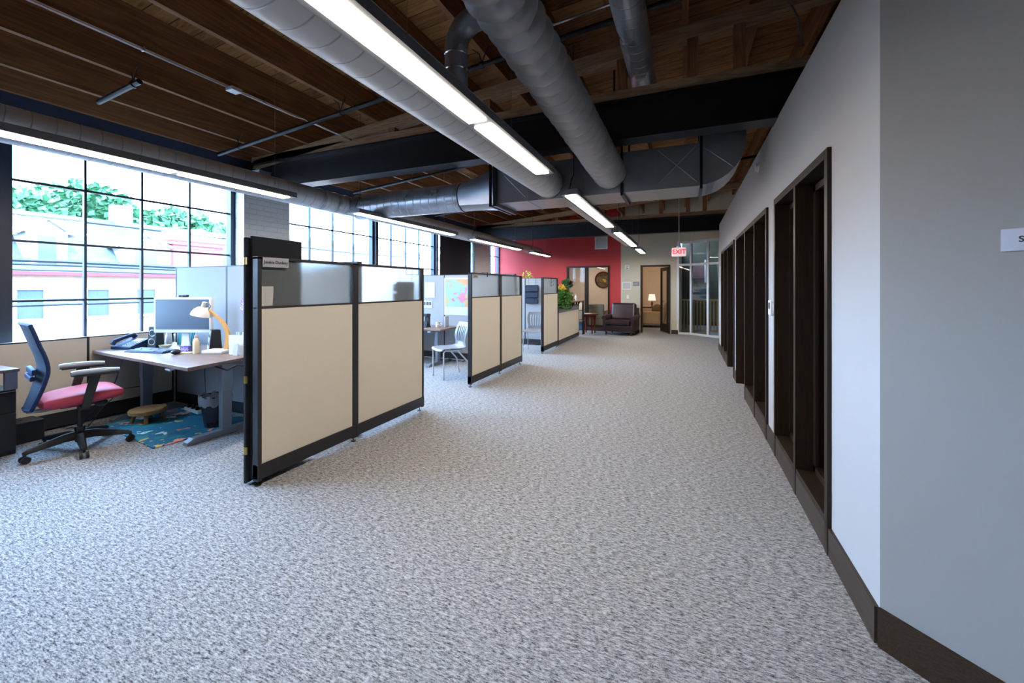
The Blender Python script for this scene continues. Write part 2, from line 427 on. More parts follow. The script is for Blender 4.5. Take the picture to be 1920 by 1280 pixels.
def zj(x): return 3.23 + 0.09 * (x + 5.74)      # underside of the joists (roof rises to the right)

# ================================================================== STRUCTURE
b = MB().box(-6.25, 3.6, -4.1, 16.8, -0.06, 0)
struct(b.build('floor', M['carpet']))
# roof deck
X0, X1 = -6.3, 3.7
b = MB(); z0, z1 = zj(X0) + 0.3, zj(X1) + 0.3
b.prism([(X0, z0), (X1, z1), (X1, z1 + 0.12), (X0, z0 + 0.12)], -4.2, 13.3)
struct(b.build('ceiling', M['deck']))

# window wall
WX = -5.85
b = MB()
b.box(-6.25, WX, -4.1, 13.1, 0, 0.8)
piers = [(-4.1, -1.0), (3.90, 4.635), (10.9, 11.95)]
for y0, y1 in piers: b.box(-6.25, WX, y0, y1, 0.8, 2.95)
struct(b.build('wall_left', M['white_brick']))
struct(MB().box(-6.25, WX, -4.1, 13.25, 2.95, 3.62).build('wall_left_lintel', M['navy']))
# windows (glass set back in the opening)
def window(n, y0, y1, mulls, glass=True):
    f = MB(); xc = -6.10
    zb, zt = 0.8, 2.95
    fw = 0.06
    f.box(xc - .05, xc + .05, y0, y0 + fw, zb, zt); f.box(xc - .05, xc + .05, y1 - fw, y1, zb, zt)
    f.box(xc - .045, xc + .045, y0 + fw, y1 - fw, zb, zb + fw); f.box(xc - .045, xc + .045, y0 + fw, y1 - fw, zt - fw, zt)
    for m in mulls: f.box(xc - .02, xc + .02, m - .011, m + .011, zb + fw, zt - fw)
    for z in (1.26, 1.86, 2.46): f.box(xc - .018, xc + .018, y0 + fw, y1 - fw, z - .011, z + .011)
    w = struct(f.build('window_%d' % n, M['frame']))
    MB().box(xc - .003, xc + .003, y0 + fw, y1 - fw, zb + fw, zt - fw).build('pane', M['pane'], w)
    return w
window(1, -1.0, 1.46, [-.5, 0, .5, 1.0])
window(2, 1.70, 3.90, [2.30, 2.81, 3.33])
window(3, 4.635, 6.80, [5.22, 5.73, 6.25])
window(4, 6.86, 9.08, [7.38, 7.90, 8.43])
window(5, 9.14, 10.9, [9.7, 10.2])
window(6, 11.95, 13.1, [12.5])
b = MB()
b.box(-6.2, -5.98, 1.46, 1.575, .8, 2.95); b.box(-6.2, -5.98, 1.595, 1.71, .8, 2.95)
struct(b.build('trim_1', M['frame']))
struct(MB().box(-6.18, -6.0, 6.79, 6.87, .8, 2.95).build('trim_2', M['frame']))
struct(MB().box(-6.18, -6.0, 9.07, 9.15, .8, 2.95).build('trim_3', M['frame']))
# dark blackout roller blind in window 6
t = thing('roller_blind', 'black blackout roller blind drawn down over the window beyond the second post', 'blind', (-5.97, 10.02, 0.85))
MB().box(-.004, .004, -.84, .84, 0, 2.02).build('fabric', pm('blackout', (32, 30, 36), 0.9), t)
MB().cyl((0, -.86, 2.05), (0, .86, 2.05), .03).build('roller', M['black'], t)
MB().box(-.01, .01, -.84, .84, -.02, 0).build('hem_bar', M['black'], t)

# right wall with storefront openings
XR = 0.70
b = MB(); XB = XR + .16
opens = [(2.60, 4.00, 0.13), (4.35, 6.80, 0.13), (7.10, 9.50, 0.13)]
prev = 2.03
for y0, y1, zs in opens:
    b.box(XR, XB, prev, y0, 0, 2.8); b.box(XR, XB, y0, y1, 2.13, 2.8)
    prev = y1
b.box(XR, XB, prev, 10.25, 0, 2.8)
b.box(XR, XB, 2.60, 4.00, 0, .12); b.box(XR, XB, 4.35, 5.82, 0, .12); b.box(XR, XB, 8.10, 9.50, 0, .12)
b.box(XB, 3.6, 10.10, 10.25, 0, 2.8)
struct(b.build('wall_right', M['wall']))
# 45 degree wall by the camera
L45 = 3.2
m45 = Matrix.Translation((XR, 2.03, 0)) @ Matrix.Rotation(rad(-45), 4, 'Z')
b = MB(); b.box(0, L45, 0, .15, 0, 2.8, m45)
struct(b.build('wall_corner', M['wall45']))
b = MB(); b.box(0.0, L45, -.016, 0, 0, .15, m45)
struct(b.build('baseboard_corner', wood_mat('dark_baseboard', (44, 30, 20), (66, 48, 34), 'X', 5, knots=False, rough=0.5)))
b = MB()
for y0, y1 in ((2.035, 5.80), (8.12, 10.25)): b.box(XR - .016, XR - .0005, y0, y1, 0, .145)
b.box(XR - .016, XR - .0005, 6.86, 7.06, 0, .145)
struct(b.build('baseboard_right', M['base']))
# storefront frames: dark wooden casings with recessed stops and glass
def storefront(y0, y1, cols, door=None):
    """cols: bay boundaries; door: (ya, yb) bay reaching the floor"""
    f = MB(); x0, x1 = XR - .02, XB + .01
    zt = 2.13
    def zb(ya, yb): return 0.0 if door and abs(ya - door[0]) < .01 else .13
    f.box(x0, x1, y0, y0 + .05, 0 if door and door[0] == y0 else .0, zt); f.box(x0, x1, y1 - .05, y1, 0, zt)
    f.box(x0, x1, y0 + .05, y1 - .05, zt - .05, zt)
    for c in cols[1:-1]: f.box(x0, x1, c - .025, c + .025, 0, zt - .05)
    for ya, yb in zip(cols[:-1], cols[1:]):
        z = zb(ya, yb)
        if z: f.box(x0 + .005, x1, ya + .025, yb - .025, z, z + .05)
    return f, zb
def door_or_window(kind, n, y0, y1, cols, door=None):
    f, zb = storefront(y0, y1, cols, door)
    w = struct(f.build('%s_%d' % (kind, n), M['stain'], bevel=.002))
    for ya, yb in zip(cols[:-1], cols[1:]):
        z = zb(ya, yb)
        s = MB(); a, c, zl, zh = ya + .03, yb - .03, z + .05, 2.07
        if z == 0: zl = .02
        x = XR + .10
        for q in ((x - .02, x + .02, a, a + .045, zl, zh), (x - .02, x + .02, c - .045, c, zl, zh), (x - .02, x + .02, a, c, zh - .045, zh), (x - .02, x + .02, a, c, zl, zl + (.2 if z == 0 else .045))): s.box(*q)
        g = s.build('sash' if z else 'door_leaf', M['stain'], w)
        MB().box(x - .003, x + .003, a + .04, c - .04, zl + .04, zh - .04).build('pane', M['pane_dark'], g)
        if z == 0:
            MB().cyl((x - .07, a + .09, 1.0), (x - .07, a + .09, 1.35), .009).cyl((x - .07, a + .09, 1.03), (x, a + .09, 1.03), .006).cyl((x - .07, a + .09, 1.32), (x, a + .09, 1.32), .006).build('door_handle', M['chrome'], g)
    return w
door_or_window('window', 7, 2.60, 4.00, [2.60, 3.30, 4.00])
door_or_window('door', 1, 4.35, 6.80, [4.35, 5.07, 5.82, 6.80], (5.82, 6.80))
door_or_window('door', 2, 7.10, 9.50, [7.10, 8.12, 8.78, 9.50], (7.10, 8.12))
# dark unlit rooms behind
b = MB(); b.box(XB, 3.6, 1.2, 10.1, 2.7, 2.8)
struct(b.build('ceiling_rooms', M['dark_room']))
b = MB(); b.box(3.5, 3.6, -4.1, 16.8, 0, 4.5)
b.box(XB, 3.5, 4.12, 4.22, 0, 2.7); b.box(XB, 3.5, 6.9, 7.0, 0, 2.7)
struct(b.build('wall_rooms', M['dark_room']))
b = MB(); b.box(-6.25, 3.6, -4.2, -4.1, 0, 4.5)
struct(b.build('wall_rear', M['wall']))
# back wall
YB = 13.1
def wall_open(x0, x1, ox0, ox1, oz0, oz1, ztop, name, mat, y0=YB, th=.15):
    b = MB()
    b.box(x0, ox0, y0, y0 + th, 0, ztop); b.box(ox1, x1, y0, y0 + th, 0, ztop); b.box(ox0, ox1, y0, y0 + th, oz1, ztop)
    if oz0 > 0: b.box(ox0, ox1, y0, y0 + th, 0, oz0)
    return struct(b.build(name, mat))
wall_open(-6.25, -1.86, -3.60, -2.21, .12, 2.08, 4.3, 'wall_back_red', M['red'])
wall_open(-1.86, -.19, -1.27, -.42, 0, 2.07, 4.4, 'wall_back', M['beige'])
b = MB(); b.box(-5.85, -1.30, YB - .015, YB - .0005, 0, .10); b.box(-.39, -.20, YB - .015, YB - .0005, 0, .12)
struct(b.build('baseboard_back', M['base']))
f = MB()
for q in ((-3.60, -3.55, .12, 2.08), (-2.26, -2.21, .12, 2.08), (-3.0, -2.9, .17, 2.03), (-3.55, -2.26, 2.03, 2.08), (-3.55, -2.26, .12, .17)):
    f.box(q[0], q[1], YB - .03, YB + .13, q[2], q[3])
w = struct(f.build('window_8', M['stain']))
MB().box(-3.56, -2.25, YB + .05, YB + .056, .16, 2.04).build('pane', M['pane_dark'], w)
f = MB()
for q in ((-1.27, -1.22, 0, 2.07), (-.47, -.42, 0, 2.07), (-1.22, -.47, 2.02, 2.07)): f.box(q[0], q[1], YB - .03, YB + .18, q[2], q[3])
w = struct(f.build('door_3', M['stain']))
d = MB(); a = rad(98); md = Matrix.Translation((-.48, YB + .17, 0)) @ Matrix.Rotation(rad(109), 4, 'Z')
d.box(0, .10, -.02, .02, .01, 2.01, md); d.box(.64, .74, -.02, .02, .01, 2.01, md); d.box(.10, .64, -.02, .02, 1.9, 2.01, md); d.box(.10, .64, -.02, .02, .01, .25, md)
dl = d.build('door_leaf', M['stain'], w)
MB().box(.09, .65, -.003, .003, .24, 1.91, md).build('pane', M['pane_dark'], dl)
MB().cyl(md @ Vector((.69, -.02, .95)), md @ Vector((.69, -.06, .95)), .008).cyl(md @ Vector((.69, -.06, .95)), md @ Vector((.58, -.06, .95)), .008).build('door_handle', M['chrome'], dl)
for z in (.35, 1.05, 1.72): MB().box(-.475, -.462, YB + .10, YB + .19, z, z + .11).build('hinge', M['chrome'], w)

# offices behind the back wall
b = MB()
b.box(-6.25, -6.1, 13.25, 16.7, 0, 2.7); b.box(-6.1, 3.5, 16.6, 16.75, 0, 2.7)
b.box(-1.95, -1.85, 13.25, 16.6, 0, 2.7)
struct(b.build('wall_offices', M['tan']))
b = MB(); b.box(-.20, -.12, 13.26, 16.6, 0, 2.7)
struct(b.build('wall_stair', M['tan']))
struct(MB().box(-6.25, -.12, 13.25, 16.75, 2.6, 2.7).build('ceiling_offices', M['wall']))
# faceted white glass screen to the stair hall
pts = [(-.20, 13.12), (.16, 13.10), (.59, 12.69), (.88, 12.50), (1.6, 12.1), (3.5, 11.3)]
f = MB(); g = MB(); wl = MB()
for (xa, ya), (xb, yb) in zip(pts[:-1], pts[1:]):
    dv = Vector((xb - xa, yb - ya, 0)); Ln = dv.length; mm = Matrix.Translation((xa, ya, 0)) @ Matrix.Rotation(math.atan2(dv.y, dv.x), 4, 'Z')
    f.box(-.03, .03, -.03, .03, 0, 2.75, mm)
    for z in (0, 2.03, 2.69): f.box(.03, Ln - .03, -.03, .03, z, z + .06, mm)
    g.box(.02, Ln - .02, -.004, .004, .05, 2.70, mm)
    wl.box(0, Ln, -.04, .06, 2.75, 4.5, mm)
w = struct(f.build('window_9', M['alum']))
g.build('pane', M['pane_dark'], w)
struct(wl.build('wall_back_curved', M['beige']))
struct(MB().box(-.12, 3.5, 16.45, 16.6, 0, 4.0).build('wall_stair_back', M['olive']))
struct(MB().box(-.25, 3.6, 13.1, 16.75, 4.0, 4.1).build('ceiling_stair', M['olive']))

# ================================================================== CEILING: joists, beams, trusses
jx = [-5.79, -5.27, -4.66, -4.12, -3.47] + [-2.9 + .585 * i for i in range(11)]
j0 = None
for i, x in enumerate(jx):
    if j0 is None:
        m = MB().box(-.05, 0, -4.05, 13.05, 0, .31)
        j0 = m.build('ceiling_joist', M['joist']); j0.location = (x, 0, zj(x))
        tag(j0, 'brown wooden joist running the length of the room under the roof boards', 'joist', 'ceiling joists under the roof boards')
    else:
        c = j0.copy(); COL.objects.link(c); c.location = (x, 0, zj(x))

def ibeam(y, z0, z1, label):
    t = MB(); w = .2
    t.box(-5.98, 3.45, y, y + w, z0, z0 + .018); t.box(-5.98, 3.45, y, y + w, z1 - .018, z1)
    t.box(-5.98, 3.45, y + .09, y + .11, z0 + .018, z1 - .018)
    o = t.build('steel_beam', M['steel_black']); tag(o, label, 'beam')
    return o
ibeam(3.93, 2.79, 3.17, 'near black steel I-beam crossing the room above the first brick pier')
ibeam(10.80, 2.75, 3.13, 'far black steel I-beam crossing in front of the red wall')
def truss(y, z0, label):
    t = thing('timber_truss', label, 'truss', (0, y, 0))
    MB().box(-5.8, 3.4, 0, .12, z0, z0 + .10).build('bottom_chord', M['timber'], t)
    MB().prism([(-5.75, zj(-5.75) - .12), (3.4, zj(3.4) - .12), (3.4, zj(3.4) - .003), (-5.75, zj(-5.75) - .003)], .0, .12).build('top_chord', M['timber'], t)
    for x in (-3.28, -2.0, -.56, .06, .43, 1.35, 2.4):
        MB().box(x - .045, x + .045, .015, .105, z0 + .1, zj(x) - .12).build('post', M['post'], t)
truss(3.97, 3.172, 'near rough timber truss resting on the black steel beam')
truss(10.84, 3.132, 'far rough timber truss above the second black beam')

# ================================================================== DUCTS
def spiral_duct(name, p0, p1, r, mat, label, cat='duct', rings=(), n=40):
    p0, p1 = Vector(p0), Vector(p1); d = p1 - p0; Ln = d.length
    t = MB().cyl((0, 0, 0), (0, 0, Ln), r, n)
    o = bpy.data.objects.new(name, None); COL.objects.link(o); o.location = p0
    o.rotation_euler = d.to_track_quat('Z', 'Y').to_euler(); tag(o, label, cat)
    t.build('pipe', mat, o, smooth=True)
    for q in rings:
        MB().lathe([(r + .001, -.02), (r + .008, -.02), (r + .008, .02), (r + .001, .02)], (0, 0, q), n, False, False).build('collar', M['galv'], o, smooth=True)
    return o
DL = spiral_duct('spiral_duct', (-4.5, -1.5, 2.571), (-4.5, 12.9, 2.571), .136, M['duct'], 'long grey spiral duct running beside the windows above the left lights', rings=(5.5, 5.75, 5.93))
spiral_duct('spiral_duct', (-1.39, -1.2, 2.55), (-1.39, 4.315, 2.55), .165, M['duct'], 'grey spiral duct left of the big ceiling light, ending in the boxy duct', rings=(5.5,))
spiral_duct('spiral_duct', (-1.30, 4.88, 2.52), (-1.30, 10.2, 2.52), .125, M['duct'], 'slim grey spiral duct running from the boxy duct towards the red wall', rings=(.04,))
spiral_duct('spiral_duct', (-.385, -1.0, 3.455), (-.385, 5.0, 3.455), .12, M['duct_b'], 'shiny blue-grey spiral duct high up, vanishing into the timber truss')
# flexible insulated duct, bulging between its wraps
A = Vector((-1.04, -.5, 3.22)); B_ = Vector((-.717, 4.315, 2.57)); Ld = (B_ - A).length
t = MB(); R = []; n = 40; k = 0; z = 0; q = (B_ - A).to_track_quat('Z', 'Y')
NR = int(Ld / .016)
for i in range(NR + 1):
    z = Ld * i / NR; ph = (z / .115) % 1
    R.append([((.138 + .030 * abs(math.sin(PI * (z / .115 + kk / n))) ** .7 + .002 * math.sin(5 * kk / n * 6.28 + i * .2)) * math.cos(2 * PI * kk / n), (.138 + .030 * abs(math.sin(PI * (z / .115 + kk / n))) ** .7 + .002 * math.sin(5 * kk / n * 6.28 + i * .2)) * math.sin(2 * PI * kk / n), z) for kk in range(n)])
t.rings(R)
fx = t.build('flexible_duct', M['flex'], smooth=True); fx.location = A; fx.rotation_euler = q.to_euler()
tag(fx, 'bulging dark grey wrapped duct sloping down into the boxy duct', 'duct')
# vertical branch pipe with elbow
t = thing('branch_pipe', 'short shiny pipe with an elbow joining the two big ducts above the light', 'duct', (-1.37, 2.3, 2.70))
pp = [(0, 0, 0), (0, 0, .25)] + [(.16 - .16 * math.cos(a), 0, .25 + .16 * math.sin(a)) for a in [rad(x) for x in (15, 30, 45, 60, 75, 90)]] + [(.42, 0, .41)]
MB().tube(pp, .075, 24).build('pipe', M['galv'], t, smooth=True)
for z in (.1, .2): MB().lathe([(.076, -.006), (.08, 0), (.076, .006)], (0, 0, z), 24, False, False).build('collar', M['chrome'], t, smooth=True)
# rectangular duct with transition, upward elbow
t = thing('rectangular_duct', 'big boxy sheet metal duct with a curved right end crossing behind the beam', 'duct', (0, 4.32, 0))
cx, cz, Ro = .12, 2.78, .40
poly = [(-2.04, 2.38), (cx, 2.38)] + [(cx + Ro * math.sin(rad(a)), cz - Ro * math.cos(rad(a))) for a in range(10, 91, 10)] + [(cx + Ro, 3.12), (cx + .02, 3.12), (cx, 2.79), (-2.04, 2.79)]
MB().prism(poly, 0, .55).build('box_section', M['galv'], t, smooth=False)
sm = MB()
for x in (-1.65, -1.0, -.63, -.28): sm.box(x - .004, x + .004, -.006, .556, 2.374, 2.79)
sm.box(-2.04, cx, -.004, .004, 2.374, 2.38)
sm.build('seam', M['galv'], t)
for x0, z0, x1, z1 in ((.13, 2.77, .42, 2.52), (-.26, 2.77, .10, 2.42), (-.26, 2.42, .10, 2.77), (-2.0, 2.76, -1.67, 2.42)):
    MB().cyl((x0, -.001, z0), (x1, -.001, z1), .003, 6).build('crease', M['galv'], t)
fl = MB(); fl.box(-2.06, -2.02, -.04, .59, 2.34, 2.38); fl.box(-2.06, -2.02, -.04, 0, 2.38, 2.82); fl.box(-2.06, -2.02, .55, .59, 2.38, 2.82); fl.box(-2.06, -2.02, 0, .55, 2.79, 2.82)
fl.build('flange', M['iron'], t)
for x in (-2.1, -.60, .14):
    hg = MB(); hg.box(x - .012, x + .012, -.035, -.01, 2.36, 3.3); hg.box(x - .012, x + .012, .56, .585, 2.36, 3.3)
    hg.box(x - .012, x + .012, -.035, .585, 2.34, 2.36)
    hg.build('hanger', M['iron'], t)
ys, zs, rs = .28, 2.555, .18
N_ = 32; r0 = []; r1 = []
for k in range(N_):
    a = 2 * PI * k / N_ + PI / 4
    ca, sa = math.cos(a), math.sin(a); mx_ = max(abs(ca), abs(sa))
    r0.append((-2.05, .275 + .275 * ca / mx_, 2.585 + .205 * sa / mx_)); r1.append((-2.62, ys + rs * ca, zs + rs * sa))
MB().rings([r0, r1], False, False).build('transition', M['galv'], t, smooth=True)
cross = spiral_duct('spiral_duct', (-4.37, 4.60, 2.555), (-2.63, 4.60, 2.555), .18, M['duct_b'], 'wide shiny round duct linking the window duct to the boxy duct', rings=(1.72,))

# ================================================================== PENDANT LIGHTS
def pendant(xc, y0, segs, label, hang=None):
    """segs: list of (ya, yb) lit lengths; housing from y0 to last"""
    y1 = segs[-1][1] + .06
    t = thing('pendant_light', label, 'ceiling light', (xc, (y0 + y1) / 2, 2.36), 0, 'suspended linear ceiling lights')
    yc = (y0 + y1) / 2
    h = MB()
    W = .092
    # trough housing: chamfered cross-section, open rim below
    h.prism([(-W, 0), (W, 0), (W - .003, .05), (W - .012, .056), (-W + .012, .056), (-W + .003, .05)], y0 - yc, y1 - yc)
    h.build('housing', M['fixture'], t)
    for a, c in segs:
        MB().box(-.055, .055, a - yc, c - yc, -.006, .002).build('diffuser', M['diffuser'], t)
    for yy in (hang or (y0 + .09, y1 - .35)):
        zt = zj(xc) + .3 - 2.36
        cb = MB().cyl((0, yy - yc, .11), (0, yy - yc, zt), .0016, 5)
        cb.tube([(0, yy - yc, .12), (-.03, yy - yc, .06)], .0016, 5).tube([(0, yy - yc, .12), (.03, yy - yc, .06)], .0016, 5)
        cb.cyl((0, yy - yc, .11), (0, yy - yc, .14), .005, 6)
        cb.build('cable', M['cable'], t)
    zt = zj(xc) + .3 - 2.36
    MB().tube([(0, y0 + .02 - yc, .06), (.01, y0 + .06 - yc, .16), (.03, y0 + .08 - yc, .22), (.03, y0 + .08 - yc, zt)], .004, 6).build('power_cord', M['black'], t)
    return t
pendant(-1.11, .74, [(.80, 2.10), (2.17, 3.27)], 'huge nearest ceiling light running out of the top of the picture', (1.45, 2.6))
pendant(-1.11, 4.12, [(4.18, 5.42), (5.46, 6.62)], 'second ceiling light of the middle row, below the boxy duct')
pendant(-1.11, 7.30, [(7.36, 8.62), (8.66, 9.95)], 'third ceiling light of the middle row, with a dark beam beyond')
pendant(-1.11, 10.70, [(10.76, 12.15)], 'farthest small ceiling light of the middle row, before the beige wall')
pendant(-3.94, .76, [(.82, 2.03), (2.09, 3.08)], 'nearest ceiling light of the window row, at the left edge of the picture', (1.0, 2.95))
pendant(-3.94, 4.05, [(4.11, 5.30), (5.34, 6.48)], 'second ceiling light of the window row, just past the beam')
pendant(-3.94, 7.20, [(7.26, 8.5), (8.54, 9.75)], 'third ceiling light of the window row, beside the spiral duct')
pendant(-3.94, 10.60, [(10.66, 12.2)], 'farthest ceiling light of the window row, in front of the red wall')
l1 = pendant(-3.4, 13.9, [(13.96, 15.9)], 'ceiling light inside the glazed office behind the red wall')
l1.location.z = 2.36
for ch in [o for o in bpy.data.objects if o.parent == l1 and o.name.startswith(('cable', 'power'))]:
    bpy.data.objects.remove(ch)
for y in (-.6, .6): MB().cyl((0, y, .06), (0, y, .24), .003, 6).build('cable', M['cable'], l1)
# office 2 ceiling lamp (room is lit)
t = thing('ceiling_lamp', 'round ceiling lamp inside the office with the tan sofa', 'ceiling light', (-.9, 15.0, 2.54))
MB().lathe([(.14, .0), (.16, .03), (.16, .06)], n=24).build('dish', emis('office_lamp', (255, 232, 206), 32), t, smooth=True)

# ================================================================== PIPES AND CONDUITS
def roof_pipe(y, x0, x1, off, label, hangers=(), r=.024, mat='iron', name='sprinkler_pipe', cat='pipe'):
    p0 = Vector((x0, y, zj(x0) - off)); t = thing(name, label, cat, p0)
    d = Vector((x1 - x0, 0, .09 * (x1 - x0)))
    MB().cyl((0, 0, 0), d, r, 14).build('pipe', M[mat], t, smooth=True)
    for hx in hangers:
        f = (hx - x0) / (x1 - x0); c = d * f; u = d.normalized()
        h = MB().cyl(c - u * .015, c + u * .015, r + .008, 14)
        h.tube([c + Vector((0, 0, r)), c + Vector((-.03, 0, .11)), c + Vector((-.10, 0, off + .05))], .006, 6)
        h.tube([c + Vector((0, 0, r)), c + Vector((.04, 0, .11)), c + Vector((.07, 0, off + .05))], .006, 6)
        h.build('hanger', M['black'], t)
    return t
roof_pipe(3.40, -5.60, 2.4, .115, 'long black sprinkler pipe slanting under the joists in front of the near beam', (-5.2, -3.5, -1.75))
roof_pipe(2.06, -5.20, -4.50, .10, 'short black pipe stub hung from two rods above the window duct', (-4.60,))
roof_pipe(5.75, -5.60, 1.8, .115, 'black sprinkler pipe under the joists beyond the near beam', (-4.3, -2.6))
roof_pipe(8.4, -5.6, 1.8, .115, 'black sprinkler pipe crossing far down the room above the spiral duct', (-3.4,))
roof_pipe(3.22, -1.10, 1.5, .10, 'thin silver conduit running beside the black pipe near the high shiny duct', (), .011, 'chrome', 'conduit', 'conduit')
t = thing('conduit', 'thin silver conduit with a square box fixed along a joist', 'conduit', (-4.10, 0, 3.345))
MB().tube([(0, -.5, 0), (0, 3.28, 0), (.05, 3.40, -.01), (.18, 3.62, -.07), (.25, 3.92, -.10)], .010, 8).build('pipe', M['chrome'], t, smooth=True)
MB().cbox((.02, 2.62, -.012), (.10, .10, .035)).build('junction_box', M['silver'], t, bevel=.004)
for y in (.9, 1.9, 2.95):
    MB().cbox((0, y, .01), (.03, .012, .035)).build('clip', M['chrome'], t)
t = thing('conduit', 'silver conduit crossing under the far joists above the boxy duct', 'conduit', (-3.6, 7.0, 3.39))
MB().cyl((0, -2.3, 0), (0, 3.5, 0), .010, 8).build('pipe', M['chrome'], t, smooth=True)
t = thing('power_flex', 'curved flexible cable hanging in the dark corner above the steel beam', 'cable', (.60, 3.62, 3.6))
MB().tube([(-.02, .15, .12), (.05, .1, .10), (.12, .05, -.02), (.17, 0, -.2), (.2, 0, -.42)], .009, 6).build('sheath', M['cable'], t, smooth=True)
t = thing('junction_box', 'grey flat steel box sitting above the window duct at the brick pier', 'box', (-5.55, 3.86, 2.93))
MB().box(-.28, .25, -.12, .05, 0, .05).build('box', M['galv'], t, bevel=.004)
MB().box(-.29, .26, -.13, .06, .05, .058).build('lid', M['galv'], t)
t = thing('fire_sprinkler', 'small fire sprinkler on a vertical drop pipe behind the boxy duct', 'sprinkler', (-.78, 4.95, 2.72))
MB().cyl((0, 0, 0), (0, 0, 1.26), .013, 8).build('drop_pipe', M['iron'], t)
MB().lathe([(.03, -.03), (.012, -.015), (.016, 0)], n=12).build('deflector', M['chrome'], t)
MB().cyl((0, 0, .02), (0, 0, .09), .022, 10).build('tag', M['white'], t)

# ================================================================== CUBICLE PARTITIONS
def aisle_partition(y0, cuts, ztop, label, glass=True, right=-2.75):
    """frame of posts and rails, fabric below, frosted glass above; runs along Y"""
    t = thing('cubicle_partition', label, 'partition', (right - .028, y0, 0))
    y1 = cuts[-1] - y0
    C = [0] + [c - y0 for c in cuts]
    h = .028; zk0, zk1, zs = .05, .15, 1.245
    f = MB()
    for i, c in enumerate(C):
        w = .03
        a, b_ = (c, c + w) if i == 0 else ((c - w, c) if i == len(C) - 1 else (c - .035, c + .035))
        f.box(-h, h, a, b_, zk0 - .015, ztop)
    f.box(-h, h, 0, y1, ztop - .02, ztop + .001)
    f.box(-h + .008, h - .008, 0, y1, zs, zs + .015)
    f.build('frame', M['part_frame'], t, bevel=.003)
    for i, (a, c) in enumerate(zip(C[:-1], C[1:])):
        a2 = a + (.03 if i == 0 else .035); c2 = c - (.03 if i == len(C) - 2 else .035)
        MB().box(-h + .004, h - .004, a2, c2, zk1, zs).build('fabric_panel', M['fabric'], t, bevel=.004)
        MB().box(-h - .004, h + .004, a2 - .03, c2 + .03, zk0, zk1).build('kick_plate', M['part_frame'], t, bevel=.002)
        if glass:
            MB().box(-.004, .004, a2, c2, zs + .015, ztop - .02).build('frosted_pane', M['frost'], t)
        else:
            MB().box(-h + .004, h - .004, a2, c2, zs + .015, ztop - .02).build('fabric_panel', M['fabric'], t)
    for c in (C[0] + .02, *(C[1:-1]), C[-1] - .05):
        MB().cyl((0, c, 0), (0, c, .006), .022, 12).cyl((0, c, .006), (0, c, .05), .005, 8).build('foot', M['black'], t)
    return t
P1 = aisle_partition(1.93, [2.85, 3.90], 1.615, 'nearest beige cubicle partition with a name plate on its frosted glass')
P2 = aisle_partition(5.02, [6.02, 6.95], 1.605, 'middle beige cubicle partition behind the first, frosted glass on top')
P3 = aisle_partition(8.17, [9.24], 1.605, 'farthest narrow beige cubicle partition with a coat hook on its glass')

def cross_partition(y, x0, x1, ztop, zlow, label, joints, mat='fabric_w', lowmat='fabric'):
    t = thing('cubicle_partition', label, 'partition', ((x0 + x1) / 2, y + .03, 0))
    xm = (x0 + x1) / 2
    J = [x0] + joints + [x1]
    f = MB()
    f.box(x0 - xm, x1 - xm, -.03, .03, ztop - .012, ztop)
    for j in J: f.box(j - xm - .012, j - xm + .012, -.031, .031, .02, ztop)
    f.build('frame', M['part_frame'], t)
    for a, c in zip(J[:-1], J[1:]):
        MB().box(a - xm + .012, c - xm - .012, -.03, .03, .14, ztop - .012).build('fabric_panel', M[mat], t, bevel=.003)
        MB().box(a - xm, c - xm, -.036, .036, .02, .14).build('kick_plate', M['part_frame'], t)
    return t
C1 = cross_partition(2.95, -5.66, -2.84, 1.64, .9, 'pale tall partition behind the monitor and desk lamp', [-4.72, -3.78])
C2 = cross_partition(6.80, -5.66, -2.84, 1.64, .9, 'pale tall partition with the pastel map behind the first stacking chair', [-4.32, -3.2])
C3 = cross_partition(9.30, -5.66, -2.84, 1.62, .9, 'pale tall partition with black file trays hung on it', [-4.3, -3.6])

def low_partition(y0, y1, ztop, label, joints):
    t = thing('low_partition', label, 'partition', (-5.745, (y0 + y1) / 2, 0))
    ym = (y0 + y1) / 2; J = [y0] + joints + [y1]
    f = MB(); f.box(-.035, .035, y0 - ym, y1 - ym, ztop - .012, ztop)
    for j in J: f.box(-.034, .034, j - ym - .01, j - ym + .01, .02, ztop)
    f.build('frame', M['part_frame'], t)
    for a, c in zip(J[:-1], J[1:]):
        MB().box(-.035, .035, a - ym + .01, c - ym - .01, .16, ztop - .012).build('fabric_panel', M['fabric'], t, bevel=.003)
        MB().box(-.042, .042, a - ym, c - ym, .02, .16).build('kick_plate', M['part_frame'], t)
    return t
low_partition(-1.0, 2.94, .885, 'low beige partition under the window beside the office chair', [.3, 1.25, 2.18])
low_partition(3.02, 6.79, .885, 'low beige partition under the window of the middle cubicle', [4.3, 5.5])
low_partition(6.88, 9.29, .885, 'low beige partition under the window of the far cubicle', [8.1])

